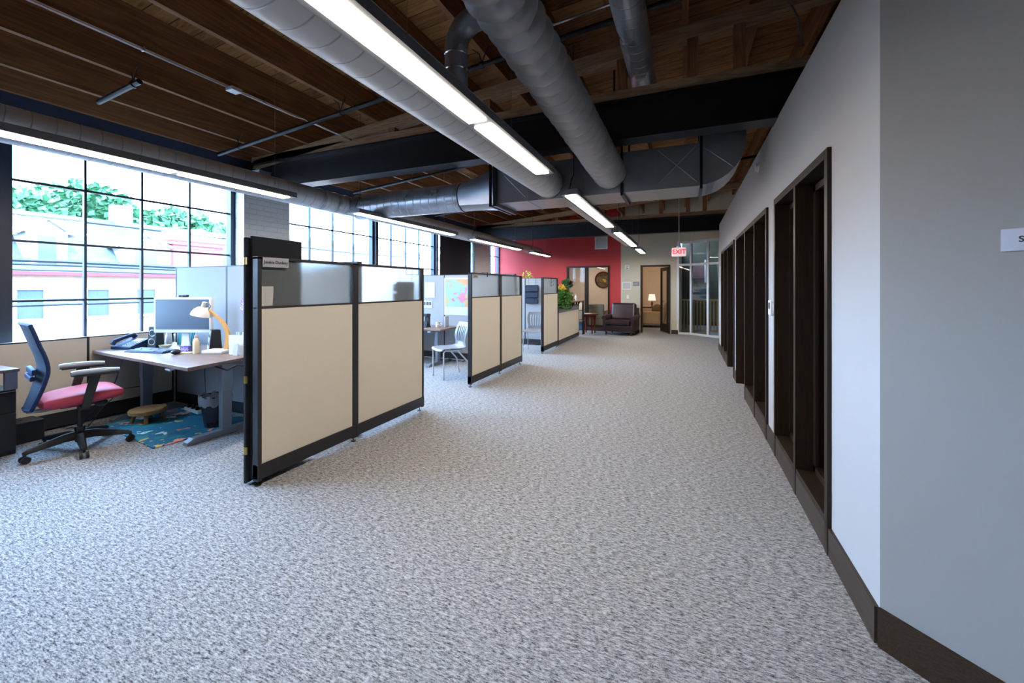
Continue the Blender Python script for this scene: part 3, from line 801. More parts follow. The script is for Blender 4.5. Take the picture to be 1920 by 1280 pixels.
# reception counter after the last aisle partition
t = thing('reception_counter', 'beige reception counter with a wooden transaction top on black brackets', 'counter', (-2.785, 10.3, 0))
f = MB(); y0, y1 = -1.03, 1.0
f.box(-.035, .035, y0, y0 + .03, .04, .92); f.box(-.035, .035, y1 - .03, y1, .04, .92); f.box(-.035, .035, y0, y1, .90, .92)
f.build('frame', M['part_frame'], t)
MB().box(-.031, .031, y0 + .03, y1 - .03, .14, .78).build('fabric_panel', M['fabric'], t)
MB().box(-.033, .033, y0 + .03, y1 - .03, .78, .90).build('upper_rail', M['grey_metal'], t)
MB().box(-.04, .04, y0, y1, .04, .14).build('kick_plate', M['part_frame'], t)
MB().box(-.30, .10, y0 + .48, y1 + .28, 1.0, 1.025).build('counter_top', M['desktop'], t, bevel=.004)
for y in (-.35, .25, .85):
    MB().prism([(.036, .86), (.036, .999), (.10, .999), (.10, .985)], y - .01, y + .01).build('bracket', M['black'], t)
    MB().box(-.02, .02, y - .012, y + .012, .92, 1.0).build('support', M['black'], t)
MB().box(-1.0, -.035, y1 - .06, y1, .04, .92).build('end_panel', M['part_frame'], t)

# folding black fabric screen standing behind the first partition
t = thing('folding_screen', 'black folded fabric screen with brass hinges behind the nearest partition', 'folding screen', (-2.842, 1.945, 0))
for k, (x, yy, L_, tilt) in enumerate(((0, 0, .44, rad(5)), (-.026, -.03, .42, rad(9)))):
    mm = Matrix.Translation((x, yy, 0)) @ Matrix.Rotation(tilt, 4, 'Z')
    q = MB().box(-.011, .011, 0, L_, .03 if k == 0 else .01, 1.765 - .012 * k, mm).build('screen_panel', M['black_cloth'], t, bevel=.005)
for z in (.22, .72, 1.56):
    MB().box(-.026, .004, -.036, -.027, z, z + .05).cyl((-.012, -.036, z), (-.012, -.036, z + .05), .005, 8).build('hinge', M['brass'], t)

# name plate, note, metal hooks on the glass (things fixed to the panes)
def sign(name, label, cat, loc, rot, w, h, mat, lines, tcol, size, d=.004, group=None):
    t = thing(name, label, cat, loc, 0, group); t.rotation_euler = rot
    MB().box(-w / 2, w / 2, -d / 2, d / 2, -h / 2, h / 2).build('plate', mat, t, bevel=.0008)
    for i, (body, dz, sz) in enumerate(lines):
        text_mesh('lettering', body, sz, tcol, t, (0, -d / 2 - .0004, dz), (PI / 2, 0, 0), bold=True)
    return t
RXp = (0, 0, PI / 2)     # a plate whose front faces +X
sign('name_plate', 'pale name plate with dark lettering at the corner of the nearest frosted pane', 'sign', (-2.742, 2.062, 1.577), RXp, .205, .07, M['sign'], [('Jessica Dunlevy', 0, .030)], M['ink'], .03)
t = thing('paper_note', 'small handwritten paper note taped low on the nearest frosted pane', 'note', (-2.772, 2.015, 1.335)); t.rotation_euler = RXp
MB().prism([(-.05, -.07), (.042, -.07), (.05, .07), (-.05, .07)], -.0006, .0006).build('sheet', M['paper'], t)
wl = MB()
for k in range(9): wl.box(-.03 + .004 * (k % 3), .028 - .006 * (k % 2), -.0012, -.0007, .045 - k * .012, .0464 - k * .012)
wl.build('handwriting', pm('pencil', (170, 170, 166), .9), t)
sign('name_plate', 'small grey name plate on the frosted pane of the middle partition', 'sign', (-2.742, 5.13, 1.555), RXp, .14, .055, pm('sign_tan', (170, 160, 146), .6), [], M['ink'], .03)
for o in [o for o in bpy.data.objects if o.name.startswith('lettering') and o.parent and abs(o.parent.location.y - 5.13) < .001]:
    bpy.data.objects.remove(o)
lt = MB()
for k in range(7): lt.box(-.04 + k * .012, -.032 + k * .012, -.0032, -.002, -.006, .006)
lt.build('lettering', M['ink'], [o for o in bpy.data.objects if o.name.startswith('name_plate') and abs(o.location.y - 5.13) < .001][0])

def hook(y, label, long=True):
    t = thing('coat_hook', label, 'hook', (-2.738, y, 1.61))
    m = MB(); m.box(-.002, .002, -.012, .012, -.20 if long else -.06, .012); m.box(-.088, .002, -.012, .012, .006, .012)
    m.box(-.088, -.085, -.012, .012, -.2, .006)
    m.build('strap', M['black'], t)
    if long:
        for z in (-.08, -.15):
            MB().tube([(0, 0, z - .03), (.03, 0, z - .028), (.05, .01, z), (.055, .015, z + .02)], .004, 6).build('prong', M['black'], t)
hook(8.66, 'black over-panel coat hook with two prongs on the farthest frosted pane')
hook(5.50, 'small black clip over the top rail of the middle partition', False)
t = thing('hanging_file_holder', 'wire file holder hooked over the second frosted pane, its pockets blurred behind the glass', 'file holder', (-2.778, 3.66, 1.62))
MB().tube([(-.045, -.10, -.30), (-.045, -.10, .006), (.043, -.10, .006), (.043, -.10, -.085), (.043, .11, -.085), (.043, .11, .006), (-.045, .11, .006), (-.045, .11, -.30)], .003, 6).build('wire_hook', M['black'], t)
for z in (-.24, -.34):
    q = MB(); q.box(-.10, -.095, -.15, .15, z - .02, z + .05); q.box(-.10, -.05, -.15, .15, z - .025, z - .02); q.box(-.095, -.05, -.15, -.145, z - .02, z + .06); q.box(-.095, -.05, .145, .15, z - .02, z + .06); q.build('pocket', M['mesh_back'], t)
MB().box(-.05, -.048, -.15, .15, -.37, -.16).build('back_plate', M['grey_metal'], t)

# ================================================================== FIRST CUBICLE
# rug
t = MB(); c = [(-4.23, 2.03), (-4.15, 2.86), (-5.30, 2.90), (-5.60, 2.80), (-5.62, 2.20)]
t.prism([(-4.23, 2.03), (-4.17, 2.90), (-5.40, 2.90), (-5.41, 2.17)], .0, .010, 'Z')
rg = t.build('rug', M['rug'], bevel=.003); tag(rg, 'teal rug with coral flowers under the first desk', 'rug')
# desk
def sit_desk(loc, poly, z, feet, legs, label):
    t = thing('standing_desk', label, 'desk', loc)
    MB().prism([(a - loc[0], b_ - loc[1]) for a, b_ in poly], z - .03, z, 'Z').build('desktop', M['desktop'], t, bevel=.003)
    for (x, ya, yb), (lx, ly) in zip(feet, legs):
        x -= loc[0]; ya -= loc[1]; yb -= loc[1]; lx -= loc[0]; ly -= loc[1]
        MB().prism([(ya, 0), (yb, 0), (yb, .04), (yb - .05, .055), (ya + .05, .055), (ya, .03)], x - .035, x + .035, 'X').build('foot', M['grey_metal'], t, bevel=.003)
        g = MB().box(lx - .028, lx + .028, ly - .045, ly + .045, .055, z - .09).build('leg', M['grey_metal'], t, bevel=.003)
        MB().box(lx - .034, lx + .034, ly - .052, ly + .052, z - .33, z - .06).build('leg_sleeve', M['grey_metal'], g, bevel=.003)
        MB().box(lx - .03, lx + .03, ly - .28, ly + .28, z - .06, z - .03).build('top_bracket', M['grey_metal'], t)
    (x0, y0), (x1, y1) = legs
    MB().box(min(x0, x1) - loc[0], max(x0, x1) - loc[0], min(y0, y1) - loc[1] - .02, max(y0, y1) - loc[1] + .02, z - .075, z - .035).build('crossbeam', M['grey_metal'], t)
    return t
DK = (-4.7, 2.5, 0)
dk = sit_desk(DK, [(-3.74, 2.03), (-3.86, 2.93), (-5.68, 2.93), (-5.68, 2.20)], .74, [(-4.05, 2.18, 2.88), (-5.46, 2.26, 2.88)], [(-4.05, 2.52), (-5.46, 2.56)], 'wood topped grey metal desk holding the monitor, nearest desk')
MB().cbox((.60, -.40, .695), (.09, .06, .018), (rad(20), 0, rad(-5))).build('height_control', M['silver'], dk, bevel=.002)
MB().tube([(.85, -.2, .70), (.95, -.15, .66), (1.0, -.1, .70), (1.0, 0, .68)], .008, 6).build('cable_loop', M['black'], dk, smooth=True)
Zt = .74
# phone
t = thing('desk_phone', 'dark blue desk phone with handset and grey keys on the left of the desk', 'phone', (-5.50, 2.44, Zt), rad(12))
MB().prism([(-.10, 0), (.10, 0), (.10, .085), (.085, .10), (-.10, .03)], -.13, .13, 'X').build('body', M['blue_plastic'], t, bevel=.004)
sl = math.atan2(.07, .185)
mt = Matrix.Translation((0, -.10, .031)) @ Matrix.Rotation(sl, 4, 'X')
k = MB()
for r_ in range(4):
    for c_ in range(3): k.box(.0 + c_ * .03, .02 + c_ * .03, .02 + r_ * .021, .032 + r_ * .021, 0, .004, mt)
for r_ in range(4): k.box(.095, .115, .02 + r_ * .021, .032 + r_ * .021, 0, .004, mt)
k.build('keypad', M['key'], t)
MB().box(.0, .10, .115, .175, .0, .004, mt).build('display', M['lcd'], t)
MB().tube([(-.09, -.11, .055), (-.09, -.09, .085), (-.09, -.03, .105), (-.09, .04, .125), (-.09, .09, .135), (-.09, .11, .11)], [.022, .024, .018, .018, .026, .024], 12).build('handset', M['blue_plastic'], t, smooth=True)
# computer speakers
def speaker(loc, rz, label, h=.235, mat='black'):
    t = thing('computer_speaker', label, 'speaker', loc, rz, None)
    MB().prism([(-.055, 0), (.06, 0), (.045, h), (-.035, h)], -.045, .045, 'X').build('cabinet', M['black'], t, bevel=.006)
    fr = MB().prism([(-.058, .004), (-.054, .004), (-.034, h - .004), (-.038, h - .004)], -.043, .043, 'X').build('front_panel', M[mat], t)
    tilt = math.atan2(.02, h)
    for z, r_ in ((h * .30, .033), (h * .70, .033)):
        yy = -.0565 + z / h * .02
        MB().tube([(r_ * math.cos(a), yy - .002, z + r_ * math.sin(a)) for a in [2 * PI * q / 24 for q in range(25)]], .0035, 6, False).build('trim_ring', M['silver'], t, smooth=True)
        MB().cyl((0, yy - .003, z), (0, yy + .004, z), r_ - .004, 20).build('cone', M['black'], t)
    return t
speaker((-5.30, 2.57, Zt), TH, 'black two-cone speaker left of the monitor beside the phone')
speaker((-4.58, 2.74, Zt), rad(-20), 'speaker with a silver front right of the monitor behind the bottle', .21, 'silver')
# lavender sprig in a small white vase behind the speaker
t = thing('vase', 'small white bud vase with a lavender sprig behind the left speaker', 'vase', (-5.44, 2.76, Zt))
MB().lathe([(.02, 0), (.035, .03), (.03, .10), (.008, .22), (.011, .24)], n=16).build('vessel', M['white'], t, smooth=True)
lv = MB(); lv.cyl((0, 0, .22), (0, 0, .55), .002, 5)
for i in range(46):
    z = .26 + .29 * rnd.random(); a = rnd.random() * 6.28; r_ = .035 * (1 - abs(z - .40) / .22)
    lv.ball((r_ * math.cos(a), r_ * math.sin(a), z), .006, n=5, m=3)
lv.build('lavender_sprig', pm('lavender', (140, 112, 172), .8), t)
# monitor
t = thing('monitor', 'white framed computer monitor with a dark screen facing the aisle', 'monitor', (-4.93, 2.64, Zt), TH)
W, H, z0 = .61, .375, .175
f = MB(); f.box(-W / 2, W / 2, -.02, .02, z0, z0 + H)
f.build('bezel', M['white'], t, bevel=.006)
MB().box(-W / 2 + .022, W / 2 - .022, -.0225, -.019, z0 + .035, z0 + H - .022).build('screen', M['screen'], t)
st = MB(); st.prism([(-.05, .0), (.05, 0), (.035, .20), (-.035, .20)], .02, .035); st.build('stand_neck', M['white'], t, bevel=.004)
MB().prism([(-.12, -.09), (.12, -.09), (.09, .09), (-.09, .09)], 0, .012, 'Z').build('stand_foot', M['white'], t, bevel=.003)
t = thing('webcam', 'small black webcam on top of the monitor', 'webcam', (-4.93, 2.64, Zt + .550), TH)
MB().box(-.045, .045, -.02, .02, .003, .028).build('body', M['black'], t, bevel=.008)
MB().cyl((0, -.024, .016), (0, -.019, .016), .010, 14).build('lens', M['screen'], t)
MB().box(-.02, .02, .0, .03, .0005, .004).build('clip', M['black'], t)
# keyboard, mouse
t = thing('keyboard', 'dark keyboard with silver-grey keys on the desk', 'keyboard', (-5.02, 2.40, Zt), rad(12))
MB().prism([(-.085, 0), (.085, 0), (.085, .022), (-.085, .010)], -.235, .235, 'X').build('tray', M['blue_plastic'], t, bevel=.003)
k = MB()
for r_ in range(6):
    for c_ in range(19):
        if rnd.random() < .03: continue
        y = -.07 + r_ * .0245; x = -.222 + c_ * .0236; z = .012 + (y + .085) / .17 * .012
        k.box(x, x + .0185, y, y + .0175, z - .002, z + .006)
k.build('keys', M['key'], t)
t = thing('mouse', 'dark computer mouse right of the keyboard', 'mouse', (-4.61, 2.40, Zt), rad(30))
MB().ball((0, 0, .012), .055, (.62, 1, .42), 18, 10).build('shell', M['black'], t, smooth=True)
MB().cyl((-.004, -.03, .034), (.004, -.03, .034), .007, 10).build('scroll_wheel', M['grey_metal'], t)
t.location.z = Zt + .011
MB().tube([(0, .05, 0), (.02, .12, -.008), (.0, .2, -.008), (.04, .26, -.008)], .002, 5).build('cord', M['black'], t)
# bowl, teal frame, boxes, pencil cup, bottle, notes
t = thing('bowl', 'small pale bowl with a patterned rim behind the keyboard', 'bowl', (-5.13, 2.57, Zt))
MB().lathe([(.025, 0), (.045, .02), (.055, .04), (.051, .04), (.042, .022), (.02, .008)], n=24, cap1=True).build('vessel', pattern_mat('bowl_glaze', (224, 226, 206), [(224, 226, 206), (190, 206, 150)], 30, .5), t, smooth=True)
t = thing('picture_frame', 'teal woven picture panel leaning behind the monitor', 'picture', (-5.26, 2.84, Zt), rad(8))
MB().cbox((0, 0, .085), (.23, .012, .17), (rad(-8), 0, 0)).build('panel', M['teal'], t)
MB().cbox((0, -.008, .085), (.19, .004, .13), (rad(-8), 0, 0)).build('weave', pattern_mat('weave', (40, 120, 128), [(40, 120, 128), (60, 150, 150), (24, 90, 110)], 60, .6), t)
t = thing('craft_box', 'small purple and blue box on the desk behind the pencil cup', 'box', (-4.73, 2.56, Zt), rad(15))
MB().box(-.05, .05, -.03, .03, 0, .045).build('box', M['purple'], t, bevel=.003)
MB().box(-.052, .052, -.032, .032, .045, .052).build('lid', pm('violet', (86, 70, 150), .5), t)
t = thing('papers', 'loose blue and white papers lying behind the mouse', 'papers', (-4.95, 2.52, Zt), rad(5))
for k in range(3): MB().cbox((.02 * k - .03, .01 * k, .002 + .003 * k), (.11, .07, .002), (0, 0, .4 * k)).build('sheet', pm('sheet_blue', (120 + 40 * k, 130 + 30 * k, 210), .8), t)
t = thing('pencil_cup', 'glass cup crammed with pencils and pens', 'pencil cup', (-4.575, 2.555, Zt))
MB().lathe([(.038, 0), (.040, .09)], n=20, cap1=False).build('cup', pane_mat('cup_glass', (.8, .85, .8), 2), t, smooth=True)
for k in range(16):
    a = rnd.random() * 6.28; r_ = .028 * rnd.random() ** .5
    MB().cyl((r_ * math.cos(a), r_ * math.sin(a), .006), (r_ * 1.25 * math.cos(a), r_ * 1.25 * math.sin(a), .11 + .035 * rnd.random()), .0036, 6).build('pencil', pm('pencil_%d' % (k % 5), [(196, 150, 70), (60, 70, 60), (150, 60, 60), (60, 90, 140), (120, 96, 60)][k % 5], .5) if k < 5 else bpy.data.materials['pencil_%d' % (k % 5)], t)
t = thing('lotion_bottle', 'cream bottle with a pink cap beside the pencil cup', 'bottle', (-4.475, 2.505, Zt))
MB().lathe([(.026, 0), (.029, .01), (.029, .12), (.018, .15), (.012, .155)], n=20).build('bottle', M['cream'], t, smooth=True)
MB().lathe([(.015, .155), (.016, .175), (.010, .187)], n=16).build('cap', pm('pink_cap', (214, 186, 206), .4), t, smooth=True)
t = thing('sticky_notes', 'pad of pale yellow sticky notes in front of the pencil cup', 'notepad', (-4.56, 2.47, Zt), rad(20))
MB().box(-.06, .05, -.03, .03, 0, .012).build('pad', M['cream'], t, bevel=.001)
MB().box(-.058, .04, -.028, .03, .0121, .0126).build('top_sheet', pm('note_yellow', (244, 238, 186), .8), t)
# desk lamp: white base, curved birch arm, white shade
t = thing('desk_lamp', 'desk lamp with a curved birch arm, white dome shade and white base', 'lamp', (-4.34, 2.62, Zt), TH - rad(4))
MB().box(-.10, .12, -.08, .08, 0, .032).build('base', M['white'], t, bevel=.008)
arc = []
for k in range(15):
    u = k / 14; arc.append((.085 - .03 * u - .17 * u ** 3.0 + .035 * math.sin(PI * u), .02, .032 + .40 * u))
pr = [(x - (.026 - .010 * i / 14), z) for i, (x, y, z) in enumerate(arc)] + [(x + (.026 - .010 * i / 14), z) for i, (x, y, z) in reversed(list(enumerate(arc)))]
MB().prism(pr, .008, .034).build('arm', M['birch'], t, bevel=.002)
sx, sz = -.165, .425
mS = Matrix.Translation((sx, .02, sz)) @ Matrix.Rotation(rad(14), 4, 'Y')
q = MB(); prof = [(.098, -.055), (.094, -.030), (.078, 0), (.055, .022), (.032, .034), (.028, .034)]
RR = [[tuple(mS @ Vector((r_ * math.cos(2 * PI * k / 28), r_ * math.sin(2 * PI * k / 28), z))) for k in range(28)] for r_, z in prof + [(.05, .018), (.074, -.004), (.09, -.034), (.095, -.055)]]
q.rings(RR, False, False).build('lamp_shade', M['white'], t, smooth=True)
q = MB(); q.cyl(mS @ Vector((0, 0, .03)), mS @ Vector((0, 0, .085)), .026, 18, .022)
q.build('socket_housing', M['silver'], t, smooth=True)
MB().tube([mS @ Vector((0, 0, .05)), mS @ Vector((.03, 0, .09)), mS @ Vector((.065, 0, .06)), Vector((arc[-1][0], .02, arc[-1][2] - .01))], .006, 8).build('swivel_joint', M['grey_metal'], t, smooth=True)
# white organiser boxes with a little frame
t = thing('desk_organizer', 'white desk organiser holding rolled papers at the right end of the desk', 'organizer', (-4.04, 2.66, Zt), rad(8))
f = MB()
f.box(-.09, .09, -.05, -.044, 0, .19); f.box(-.09, .09, .044, .05, 0, .19); f.box(-.09, -.084, -.044, .044, 0, .19); f.box(.084, .09, -.044, .044, 0, .19); f.box(-.084, .084, -.044, .044, 0, .006); f.box(-.003, .003, -.044, .044, .006, .19)
f.build('holder', M['white'], t)
for x, c_ in ((-.05, (200, 226, 232)), (-.02, (230, 236, 240)), (.03, (214, 228, 236)), (.06, (240, 240, 240))):
    MB().cyl((x, 0, .007), (x, .01, .215), .013, 10).build('roll', pm('roll', c_, .8), t)
MB().box(.02, .08, .015, .03, .007, .235).build('red_card', pm('card_red', (210, 90, 96), .7), t)
t = thing('small_frame', 'tiny upright grey card holder leaning on the white organiser', 'card holder', (-4.00, 2.585, Zt), rad(12))
MB().cbox((0, 0, .0555), (.052, .008, .11), (rad(-6), 0, 0)).build('card', pm('card_grey', (206, 212, 224), .6), t)
MB().box(-.024, .024, -.008, .012, 0, .01).build('foot', M['silver'], t)
t = thing('organizer_box', 'second white box right behind the small card holder', 'box', (-3.91, 2.74, Zt), rad(8))
MB().box(-.03, .035, -.05, .05, 0, .165).build('box', M['white'], t, bevel=.002)
MB().box(-.028, .033, -.048, .048, .165, .168).build('lid', M['paper'], t)
t = thing('pinned_picture', 'small purple and orange picture pinned on the pale partition', 'picture', (-4.43, 2.945, 1.21))
MB().box(-.047, .047, -.002, .002, -.075, .075).build('print', M['purple'], t)
MB().ball((0, -.004, .068), .006, n=8, m=5).build('pin', M['brass'], t)
# stool, bin, cabinet, dark box, chair
t = thing('foot_stool', 'low round rustic wooden stool on the teal rug', 'stool', (-5.13, 2.42, .0105), rad(12))
MB().lathe([(.14, .09), (.155, .095), (.158, .125), (.15, .135)], n=28).build('seat', M['stoolwood'], t, smooth=True)
for a in (45, 135, 225, 315):
    ca, sa = math.cos(rad(a)), math.sin(rad(a)); MB().cyl((.13 * ca, .13 * sa, 0), (.10 * ca, .10 * sa, .092), .016, 10, .020).build('leg', M['stoolwood'], t)
t = thing('waste_bin', 'grey mesh waste bin lined with a clear bag under the desk end', 'bin', (-4.36, 2.62, .010))
BN = M['bin']
MB().lathe([(.095, 0), (.13, .30)], n=28, cap1=False).build('basket', BN, t, smooth=True)
MB().tube([(.133 * math.cos(2 * PI * k / 28), .133 * math.sin(2 * PI * k / 28), .30) for k in range(29)], .006, 6, False).build('rim', M['black'], t, smooth=True)
R = []
for z, r_ in ((.05, .092), (.15, .108), (.24, .118), (.306, .128), (.312, .137), (.29, .142), (.25, .140), (.215, .134)):
    R.append([(r_ * (1 + .03 * math.sin(k * 2.3 + z * 40)) * math.cos(2 * PI * k / 36), r_ * (1 + .03 * math.sin(k * 2.3 + z * 40)) * math.sin(2 * PI * k / 36), z + .012 * math.sin(k * 1.7)) for k in range(36)])
MB().rings(R, True, False).build('liner', M['bag'], t, smooth=True)
t = thing('crumpled_paper', 'crumpled paper inside the waste bin', 'litter', (-4.36, 2.62, .085))
q = MB()
q.ball((0, 0, .04), .06, (1, .9, .7), 7, 5); q.build('ball', M['paper'], t)
for k_, v_ in enumerate(t.children[0].data.vertices): v_.co *= 1 + .15 * math.sin(k_ * 2.1)
t = thing('file_cabinet', 'black steel drawer pedestal at the left edge of the picture', 'cabinet', (-5.38, 1.20, 0))
MB().box(-.21, .19, -.33, .33, .0, .545).build('body', M['black'], t, bevel=.004)
for z0, z1 in ((.36, .53), (.04, .345)):
    dr = MB().box(.19, .21, -.325, .325, z0, z1).build('drawer', M['black'], t, bevel=.004)
    MB().box(.205, .213, -.10, .10, z1 - .03, z1 - .015).build('handle', M['part_frame'], dr)
MB().cyl((.21, .20, .46), (.216, .20, .46), .010, 14).build('lock', M['chrome'], t)
t = thing('desk_riser', 'wood topped riser with grey metal end standing on the black pedestal', 'riser', (-5.38, 1.20, .546))
MB().box(-.24, .23, -.36, .34, .145, .17).build('top', M['desktop'], t, bevel=.002)
MB().box(.19, .22, .26, .33, 0, .145).build('end_leg', M['grey_metal'], t); MB().box(-.22, -.19, .26, .33, 0, .145).build('end_leg', M['grey_metal'], t)
MB().box(-.2, .2, -.33, -.30, 0, .145).build('end_panel', M['grey_metal'], t)
t = thing('battery_backup', 'dark box on the floor between the pedestal and the low partition', 'box', (-5.54, 1.66, 0))
MB().box(-.13, .10, -.10, .12, 0, .19).build('case', M['black'], t, bevel=.01)
MB().cyl((0, 0, .19), (0, 0, .197), .012, 12).build('button', M['part_frame'], t)
for nm, lb, pts_ in (('power_cable', 'blue-grey cable dropping from the desk to the floor behind the chair', [(-5.2, 2.25, .70), (-5.28, 2.22, .45), (-5.42, 2.14, .22), (-5.55, 2.06, .016), (-5.60, 1.98, .012)]),
                     ('power_cable', 'dark cable looping from the left desk leg to the rug', [(-5.47, 2.50, .32), (-5.30, 2.28, .36), (-5.36, 2.16, .2), (-5.40, 2.05, .016)]),
                     ('power_cable', 'black cable hanging down the partition corner under the monitor', [(-4.95, 2.86, .70), (-4.97, 2.87, .4), (-4.93, 2.86, .17), (-4.70, 2.80, .02)])):
    t = thing(nm, lb, 'cable', (0, 0, 0))
    q = MB().tube(pts_, .004, 6); q.build('cable', M['blue_plastic'] if 'blue' in lb else M['black'], t, smooth=True)
t = thing('power_strip', 'white power strip with plugs on the floor under the monitor', 'power strip', (-5.05, 2.80, .011), rad(-8))
MB().box(-.17, .17, -.025, .025, 0, .035).build('body', M['white'], t, bevel=.004)
for x in (-.1, 0, .1): MB().box(x - .018, x + .018, -.018, .018, .035, .07).build('plug', M['black'], t, bevel=.003)

# office chair
t = thing('office_chair', 'office chair with a red seat and grey mesh back at the first desk', 'chair', (-4.83, 1.79, 0), rad(-12))
# local +Y is forward
MB().cyl((0, 0, .07), (0, 0, .20), .030, 20, .034).build('hub', M['black'], t, smooth=True)
MB().cyl((0, 0, .20), (0, 0, .40), .018, 18).build('gas_lift', M['black'], t, smooth=True)
for i, a in enumerate((-76, -4, 68, 140, 212)):
    ca, sa = math.cos(rad(a)), math.sin(rad(a)); ml = Matrix.Rotation(rad(a), 4, 'Z')
    R = []
    for x, z, w, h in ((.0, .125, .034, .035), (.10, .125, .030, .030), (.22, .105, .024, .022), (.31, .088, .020, .016), (.335, .08, .016, .012)):
        R.append([tuple(ml @ Vector((x, yy, z + zz))) for yy, zz in ((-w, -h), (w, -h), (w * .8, h * .5), (w * .4, h), (-w * .4, h), (-w * .8, h * .5))])
    lg = MB().rings(R).build('base_leg', M['black'], t, smooth=True)
    c = Vector((.325 * ca, .325 * sa, 0)); px_, py_ = -sa, ca
    MB().cyl((c.x, c.y, .05), (c.x, c.y, .085), .010, 10).build('caster_stem', M['black'], lg)
    for sgn in (-1, 1):
        o_ = Vector((px_ * .011 * sgn, py_ * .011 * sgn, .028)); o2 = Vector((px_ * .028 * sgn, py_ * .028 * sgn, .028))
        MB().cyl(c + o_, c + o2, .028, 18).build('caster_wheel', M['black'], lg, smooth=True)
# seat cushion: lofted waterfall
R = []
for y, w, zt_, zb_ in ((-.245, .12, .455, .43), (-.235, .19, .478, .41), (-.17, .235, .505, .40), (-.04, .25, .52, .405), (.10, .255, .53, .42), (.19, .245, .525, .425), (.24, .215, .505, .43), (.258, .14, .48, .45)):
    ring = []
    for k in range(20):
        a = 2 * PI * k / 20; ca, sa = math.cos(a), math.sin(a)
        sx_ = math.copysign(abs(ca) ** .35, ca); sz_ = math.copysign(abs(sa) ** .6, sa)
        ring.append((w * sx_, y, (zt_ + zb_) / 2 + (zt_ - zb_) / 2 * sz_ + .006 * (abs(sx_) ** 3)))
    R.append(ring)
MB().rings(R).build('seat', M['seat_red'], t, smooth=True, sub=1)
MB().box(-.09, .09, -.13, .12, .385, .425).build('tilt_mechanism', M['black'], t, bevel=.01)
MB().ball((.07, .12, .385), .045, (.8, 1, .7), 14, 8).build('control_knob', M['black'], t, smooth=True)
MB().tube([(0, -.08, .40), (0, -.22, .385), (0, -.29, .39), (0, -.30, .44)], [.022, .018, .016, .016], 10).build('back_support', M['grey_metal'], t, smooth=True)
# backrest: curved mesh shell in a thicker rim
def bk(z):
    u = (z - .42) / .68
    return -.315 + .085 * math.sin(min(1, u * 1.35) * PI * .62) - .10 * max(0, u - .45) ** 1.2 * 1.9
zs_ = [.42 + .68 * k / 16 for k in range(17)]
def hw(z):
    u = (z - .42) / .68; return (.13 + .10 * math.sin(min(1, u * 1.6) * PI / 2)) * (1 - .10 * max(0, u - .6))
g = MB(); V = []; F = []
nx = 12
for side in (0, 1):
    for z in zs_:
        for i in range(nx + 1):
            s_ = -1 + 2 * i / nx; V.append((hw(z) * s_, bk(z) + .035 * s_ * s_ * .9 + (.0 if side == 0 else -.006), z))
ns = len(zs_) * (nx + 1)
for side in (0, 1):
    for r_ in range(len(zs_) - 1):
        for i in range(nx):
            a = side * ns + r_ * (nx + 1) + i; q4 = (a, a + 1, a + nx + 2, a + nx + 1)
            F.append(q4 if side == 0 else q4[::-1])
g.add(V, F); g.build('mesh_back', M['mesh_back'], t, smooth=True)
rim = [(-hw(z), bk(z) + .03, z) for z in zs_] + [(hw(zs_[-1]) * s_, bk(zs_[-1]) + .03 * s_ * s_, zs_[-1] + .008) for s_ in (-.6, -.2, .2, .6)] + [(hw(z), bk(z) + .03, z) for z in reversed(zs_)] + [(hw(zs_[0]) * s_, bk(zs_[0]) + .03 * s_ * s_, zs_[0] - .006) for s_ in (.5, -.5)] + [(-hw(zs_[0]), bk(zs_[0]) + .03, zs_[0])]
MB().tube(rim, .014, 8, False).build('back_frame', M['blue_plastic'], t, smooth=True)
MB().box(-.16, .16, bk(.72) - .05, bk(.72) - .02, .70, .745).box(-.16, .16, bk(.66) - .05, bk(.66) - .025, .655, .69).build('lumbar_bar', M['blue_plastic'], t, bevel=.006)
for s_ in (-1, 1):
    m_ = MB(); m_.prism([(-.035, .40), (.02, .40), (.085, .665), (.02, .665)], s_ * .27 - .012, s_ * .27 + .012, 'X')
    m_.box(min(0, s_ * .27), max(0, s_ * .27), -.03, .02, .385, .41)
    ar = m_.build('arm_post', M['black'], t, bevel=.004)
    MB().box(s_ * .265 - .042, s_ * .265 + .042, -.075, .19, .665, .672).build('arm_bracket', M['black'], ar)
    MB().tube([(s_ * .265, -.09, .69), (s_ * .265, -.05, .692), (s_ * .265, .10, .69), (s_ * .265, .20, .684)], [.022, .027, .027, .020], 14).build('arm_pad', M['grey_metal'], ar, smooth=True)

# ================================================================== SECOND AND THIRD CUBICLE
dk2 = sit_desk((-4.7, 6.4, 0), [(-3.93, 6.05), (-3.93, 6.76), (-5.66, 6.76), (-5.66, 6.00)], .66, [(-4.13, 5.96, 6.70), (-5.46, 5.96, 6.70)], [(-4.13, 6.28), (-5.46, 6.3)], 'wood topped desk partly hidden behind the nearest partition, in the middle cubicle')
z2 = .66
t = thing('coffee_maker', 'small black coffee maker on the middle desk', 'coffee maker', (-4.40, 6.30, z2))
MB().box(-.06, .06, -.07, .07, 0, .02).build('base', M['black'], t, bevel=.004); MB().box(-.05, .05, .03, .07, .02, .2).build('column', M['black'], t, bevel=.004)
MB().box(-.06, .06, -.06, .07, .2, .25).build('head', M['black'], t, bevel=.008); MB().cyl((0, -.02, .022), (0, -.02, .11), .036, 16).build('carafe', M['screen'], t)
t = thing('mug', 'white mug with a red floral print on the middle desk', 'mug', (-4.17, 6.35, z2))
MB().lathe([(.036, 0), (.042, .01), (.042, .10), (.038, .10), (.036, .012)], n=20, cap1=True).build('cup', pattern_mat('mug_print', (240, 238, 236), [(240, 238, 236), (240, 238, 236), (196, 40, 50), (40, 40, 50)], 22, .5), t, smooth=True)
